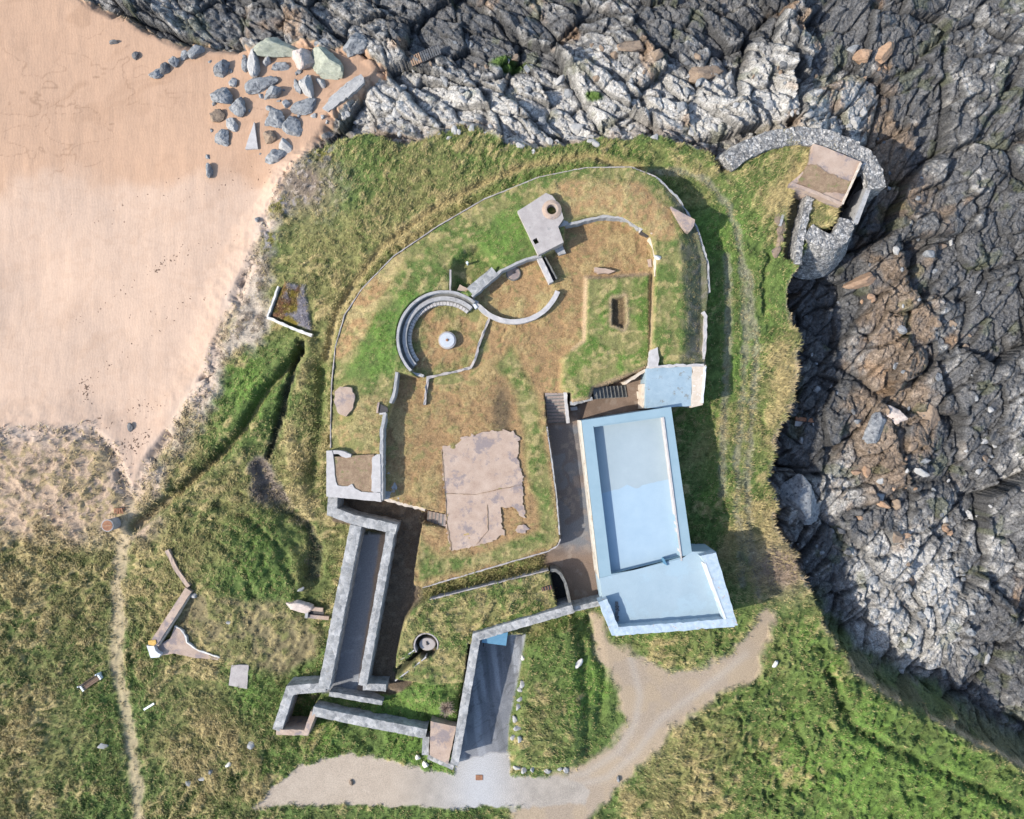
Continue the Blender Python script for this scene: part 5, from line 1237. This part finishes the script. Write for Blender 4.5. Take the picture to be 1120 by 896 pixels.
# bench
p0 = np.array(G(91, 752, .5)); p1 = np.array(G(108, 740.5, .5)); c_ = (p0 + p1) / 2
d_ = p1[:2] - p0[:2]; ro = math.atan2(d_[1], d_[0])
e = empty('bench', tuple(c_), 'brown wooden bench with white end supports beside the footpath', 'bench'); e.rotation_euler = (0, 0, ro)
Lb = np.linalg.norm(d_) + .35
for k in range(3): raw('seat_plank', *box((0, -.22 + k * .2, .47), (Lb, .17, .05)), 'wood', e)
for k in range(2): raw('back_plank', *box((0, .33 + .05 * k, .72 + .2 * k), (Lb, .05, .14)), 'wood', e)
for sx in (-1, 1):
    V, F = join(box((sx * (Lb / 2 - .02), .03, .22), (.16, .72, .46)), box((sx * (Lb / 2 - .02), .37, .68), (.16, .12, .6)), box((sx * (Lb / 2 - .02), -.02, .62), (.16, .66, .08)))
    raw('leg', V, F, 'white_paint', e)
# stones
def stone(px, py, l_, w_, h_, mt, lb, grp=None, ro=0.0, sd_=1):
    put_rock(rockmesh(500 + sd_, mt, 11), px, py, l_, w_, h_, ro, lb, grp, sink=.25, name='stone', cat='stone')
for k, (px, py, l_, w_, mt, lb) in enumerate((
    (112, 816, .6, .4, 'pale_rock', 'pale stone in grass left of the footpath bottom'), (275, 816, .5, .55, 'pale_rock', 'big pale grey stone below the square concrete slab'),
    (250, 836, .4, .25, 'whitewash', 'white stone low in the straw coloured grass'), (206, 856, .4, .4, 'grey_rock', 'grey stone at the bottom edge left of the road'), (221, 852, .25, .35, 'whitewash', 'small white stone at the bottom edge'),
    (230, 845, .25, .3, 'grey_rock', 'little grey stone next to the white one at the bottom'), (632, 727, .35, .7, 'whitewash', 'white block lying in the dark green dip by the ramp bank'), (572, 720, .3, .3, 'whitewash', 'white stone at the top corner of the ramp verge'),
    (457, 829, .3, .3, 'whitewash', 'round white stone beside the wall stub'), (465, 836, .3, .55, 'whitewash', 'long white stone on the road verge by the pinkish slab'), (848, 726, .5, .22, 'whitewash', 'white stone in the grass right of the dirt turning area'),
    (717, 284, .3, .5, 'whitewash', 'white stone by the low kerb on the right mound'), (676, 852, .3, .2, 'grey_rock', 'little dark stone in the dirt track'), (384, 856, .3, .2, 'brown_rock', 'small stone on the gravel road'))):
    stone(px, py, l_, w_, .25, mt, lb, ro=.4 * k, sd_=k)
for k, (px, py) in enumerate(((571, 748), (569, 755), (569, 765), (567, 773), (563, 787), (566, 797), (561, 806), (568, 809), (565, 840), (573, 842), (582, 840), (599, 843), (612, 841), (619, 841))):
    stone(px, py, .42, .28, .25, 'pale_rock', 'pale edging stone along the grassy verge of the asphalt ramp', 'ramp edging stones', ro=1.3 + k, sd_=40 + k)
x_, y_, z_ = G(164, 772)
e = empty('signboard', (x_, y_, z_), 'thin bluish white plank lying slanted in the grass', 'plank')
raw('board', *box((0, 0, .22), (1.3, .2, .05), .55), 'white_paint', e); raw('support', *box((0, 0, .08), (.2, .3, .25), .55), 'wood', e)
tag(raw('manhole_cover', *box(W(524, 851, .12) + (hz(*W(524, 851)) + .03,), (.75, .55, .08), .0), 'rust'), 'square rusty manhole cover in the gravel road below the ramp', 'manhole cover')
# iron ladder-like steps in the top outcrop
x0, y0, z0 = G(482, 58); x1, y1, z1 = G(451, 75)
e = empty('ladder', (x0, y0, z0), 'slatted dark and orange step ladder lying across the top outcrop', 'ladder')
dv = np.array([x1 - x0, y1 - y0, z1 - z0]); ang_ = math.atan2(dv[1], dv[0]); zt_ = max(z0, z1) + .4
for k in range(14):
    f = (k + .5) / 14; raw('tread', *box((dv[0] * f, dv[1] * f, zt_ - z0 - 0.4 * f), (.15, 1.15, .12), ang_), 'orange_rock' if k > 8 else 'dark_rock', e)
for s_ in (-1, 1):
    ox_, oy_ = -math.sin(ang_) * .55 * s_, math.cos(ang_) * .55 * s_
    a_ = Vector((ox_, oy_, zt_ - z0 - .1)); b_ = Vector((dv[0] + ox_, dv[1] + oy_, zt_ - z0 - .5))
    V, F = box((0, 0, 0), ((b_ - a_).length, .1, .14)); o = raw('rail', V, F, 'iron_or_shade', e); o.location = (a_ + b_) / 2; o.rotation_euler = (b_ - a_).to_track_quat('X', 'Z').to_euler()
# rusty pipe-like slabs in the gully
x_, y_, z_ = G(881, 459)
e = empty('winch', (x_, y_, z_), 'rusty red iron trough jammed against the rock under the grass cliff', 'iron trough')
raw('trough', *box((0, 0, .45), (2.1, .45, .3), -.12), 'rust', e); raw('plate', *box((.1, -.6, .3), (2.3, .6, .15), -.12), 'pale_rock', e)

# dead bush by the pinkish slab
x_, y_, z_ = G(488, 776, .5)
VV = []; FF = []
for k in range(520):
    a_ = rng.uniform(0, 6.28); el_ = rng.uniform(.1, 1.4); L_ = rng.uniform(.5, 1.15)
    d_ = np.array([math.cos(a_) * math.cos(el_), math.sin(a_) * math.cos(el_), math.sin(el_)]) * L_
    s_ = np.array([-math.sin(a_), math.cos(a_), 0]) * .02; mid = d_ * .55 + np.array([0, 0, .1]) + rng.normal(0, .05, 3); n0 = len(VV); o_ = rng.normal(0, .12, 3) * np.array([1, 1, .2])
    VV += [tuple(o_ - s_), tuple(o_ + s_), tuple(o_ + mid + s_ * .8), tuple(o_ + mid - s_ * .8), tuple(o_ + d_)]
    FF += [[n0, n0 + 1, n0 + 2, n0 + 3], [n0 + 3, n0 + 2, n0 + 4]]
o = raw('dead_bush', [(a + x_, b_ + y_, c + z_) for a, b_, c in VV], FF, 'twig'); tag(o, 'round dead brown bush beside the ramp wall', 'bush')

# ------------------------------------------------------------------ light, sky, camera
EL = 38.0
d = Vector((.961 * math.cos(R(EL)), .276 * math.cos(R(EL)), -math.sin(R(EL))))
ld = bpy.data.lights.new('sun', 'SUN'); ld.energy = 3.1; ld.angle = R(.5); ld.color = (1, .95, .87)
lo = bpy.data.objects.new('sun', ld); COL.objects.link(lo); lo.rotation_euler = d.to_track_quat('-Z', 'Y').to_euler(); lo.location = (-60, -20, 60)
w = bpy.data.worlds.new('World'); SC.world = w; w.use_nodes = True; nt = w.node_tree
sky = nt.nodes.new('ShaderNodeTexSky'); sky.sky_type = 'NISHITA'; sky.sun_disc = False; sky.sun_elevation = R(EL); sky.sun_rotation = math.atan2(-.961, -.276) % (2 * math.pi)
nt.links.new(sky.outputs[0], nt.nodes['Background'].inputs[0]); nt.nodes['Background'].inputs[1].default_value = .15
cd = bpy.data.cameras.new('camera'); cam = bpy.data.objects.new('camera', cd); COL.objects.link(cam)
cam.location = (0, 0, H); cam.rotation_euler = (0, 0, 0); cd.sensor_fit = 'HORIZONTAL'; cd.angle = 2 * math.atan(56.0 / H); cd.clip_end = 6000; cd.clip_start = .5
SC.camera = cam
SC.view_settings.view_transform = 'Standard'; SC.view_settings.look = 'None'; SC.view_settings.gamma = 1; SC.view_settings.use_curve_mapping = False
SC.view_settings.exposure = 1.15
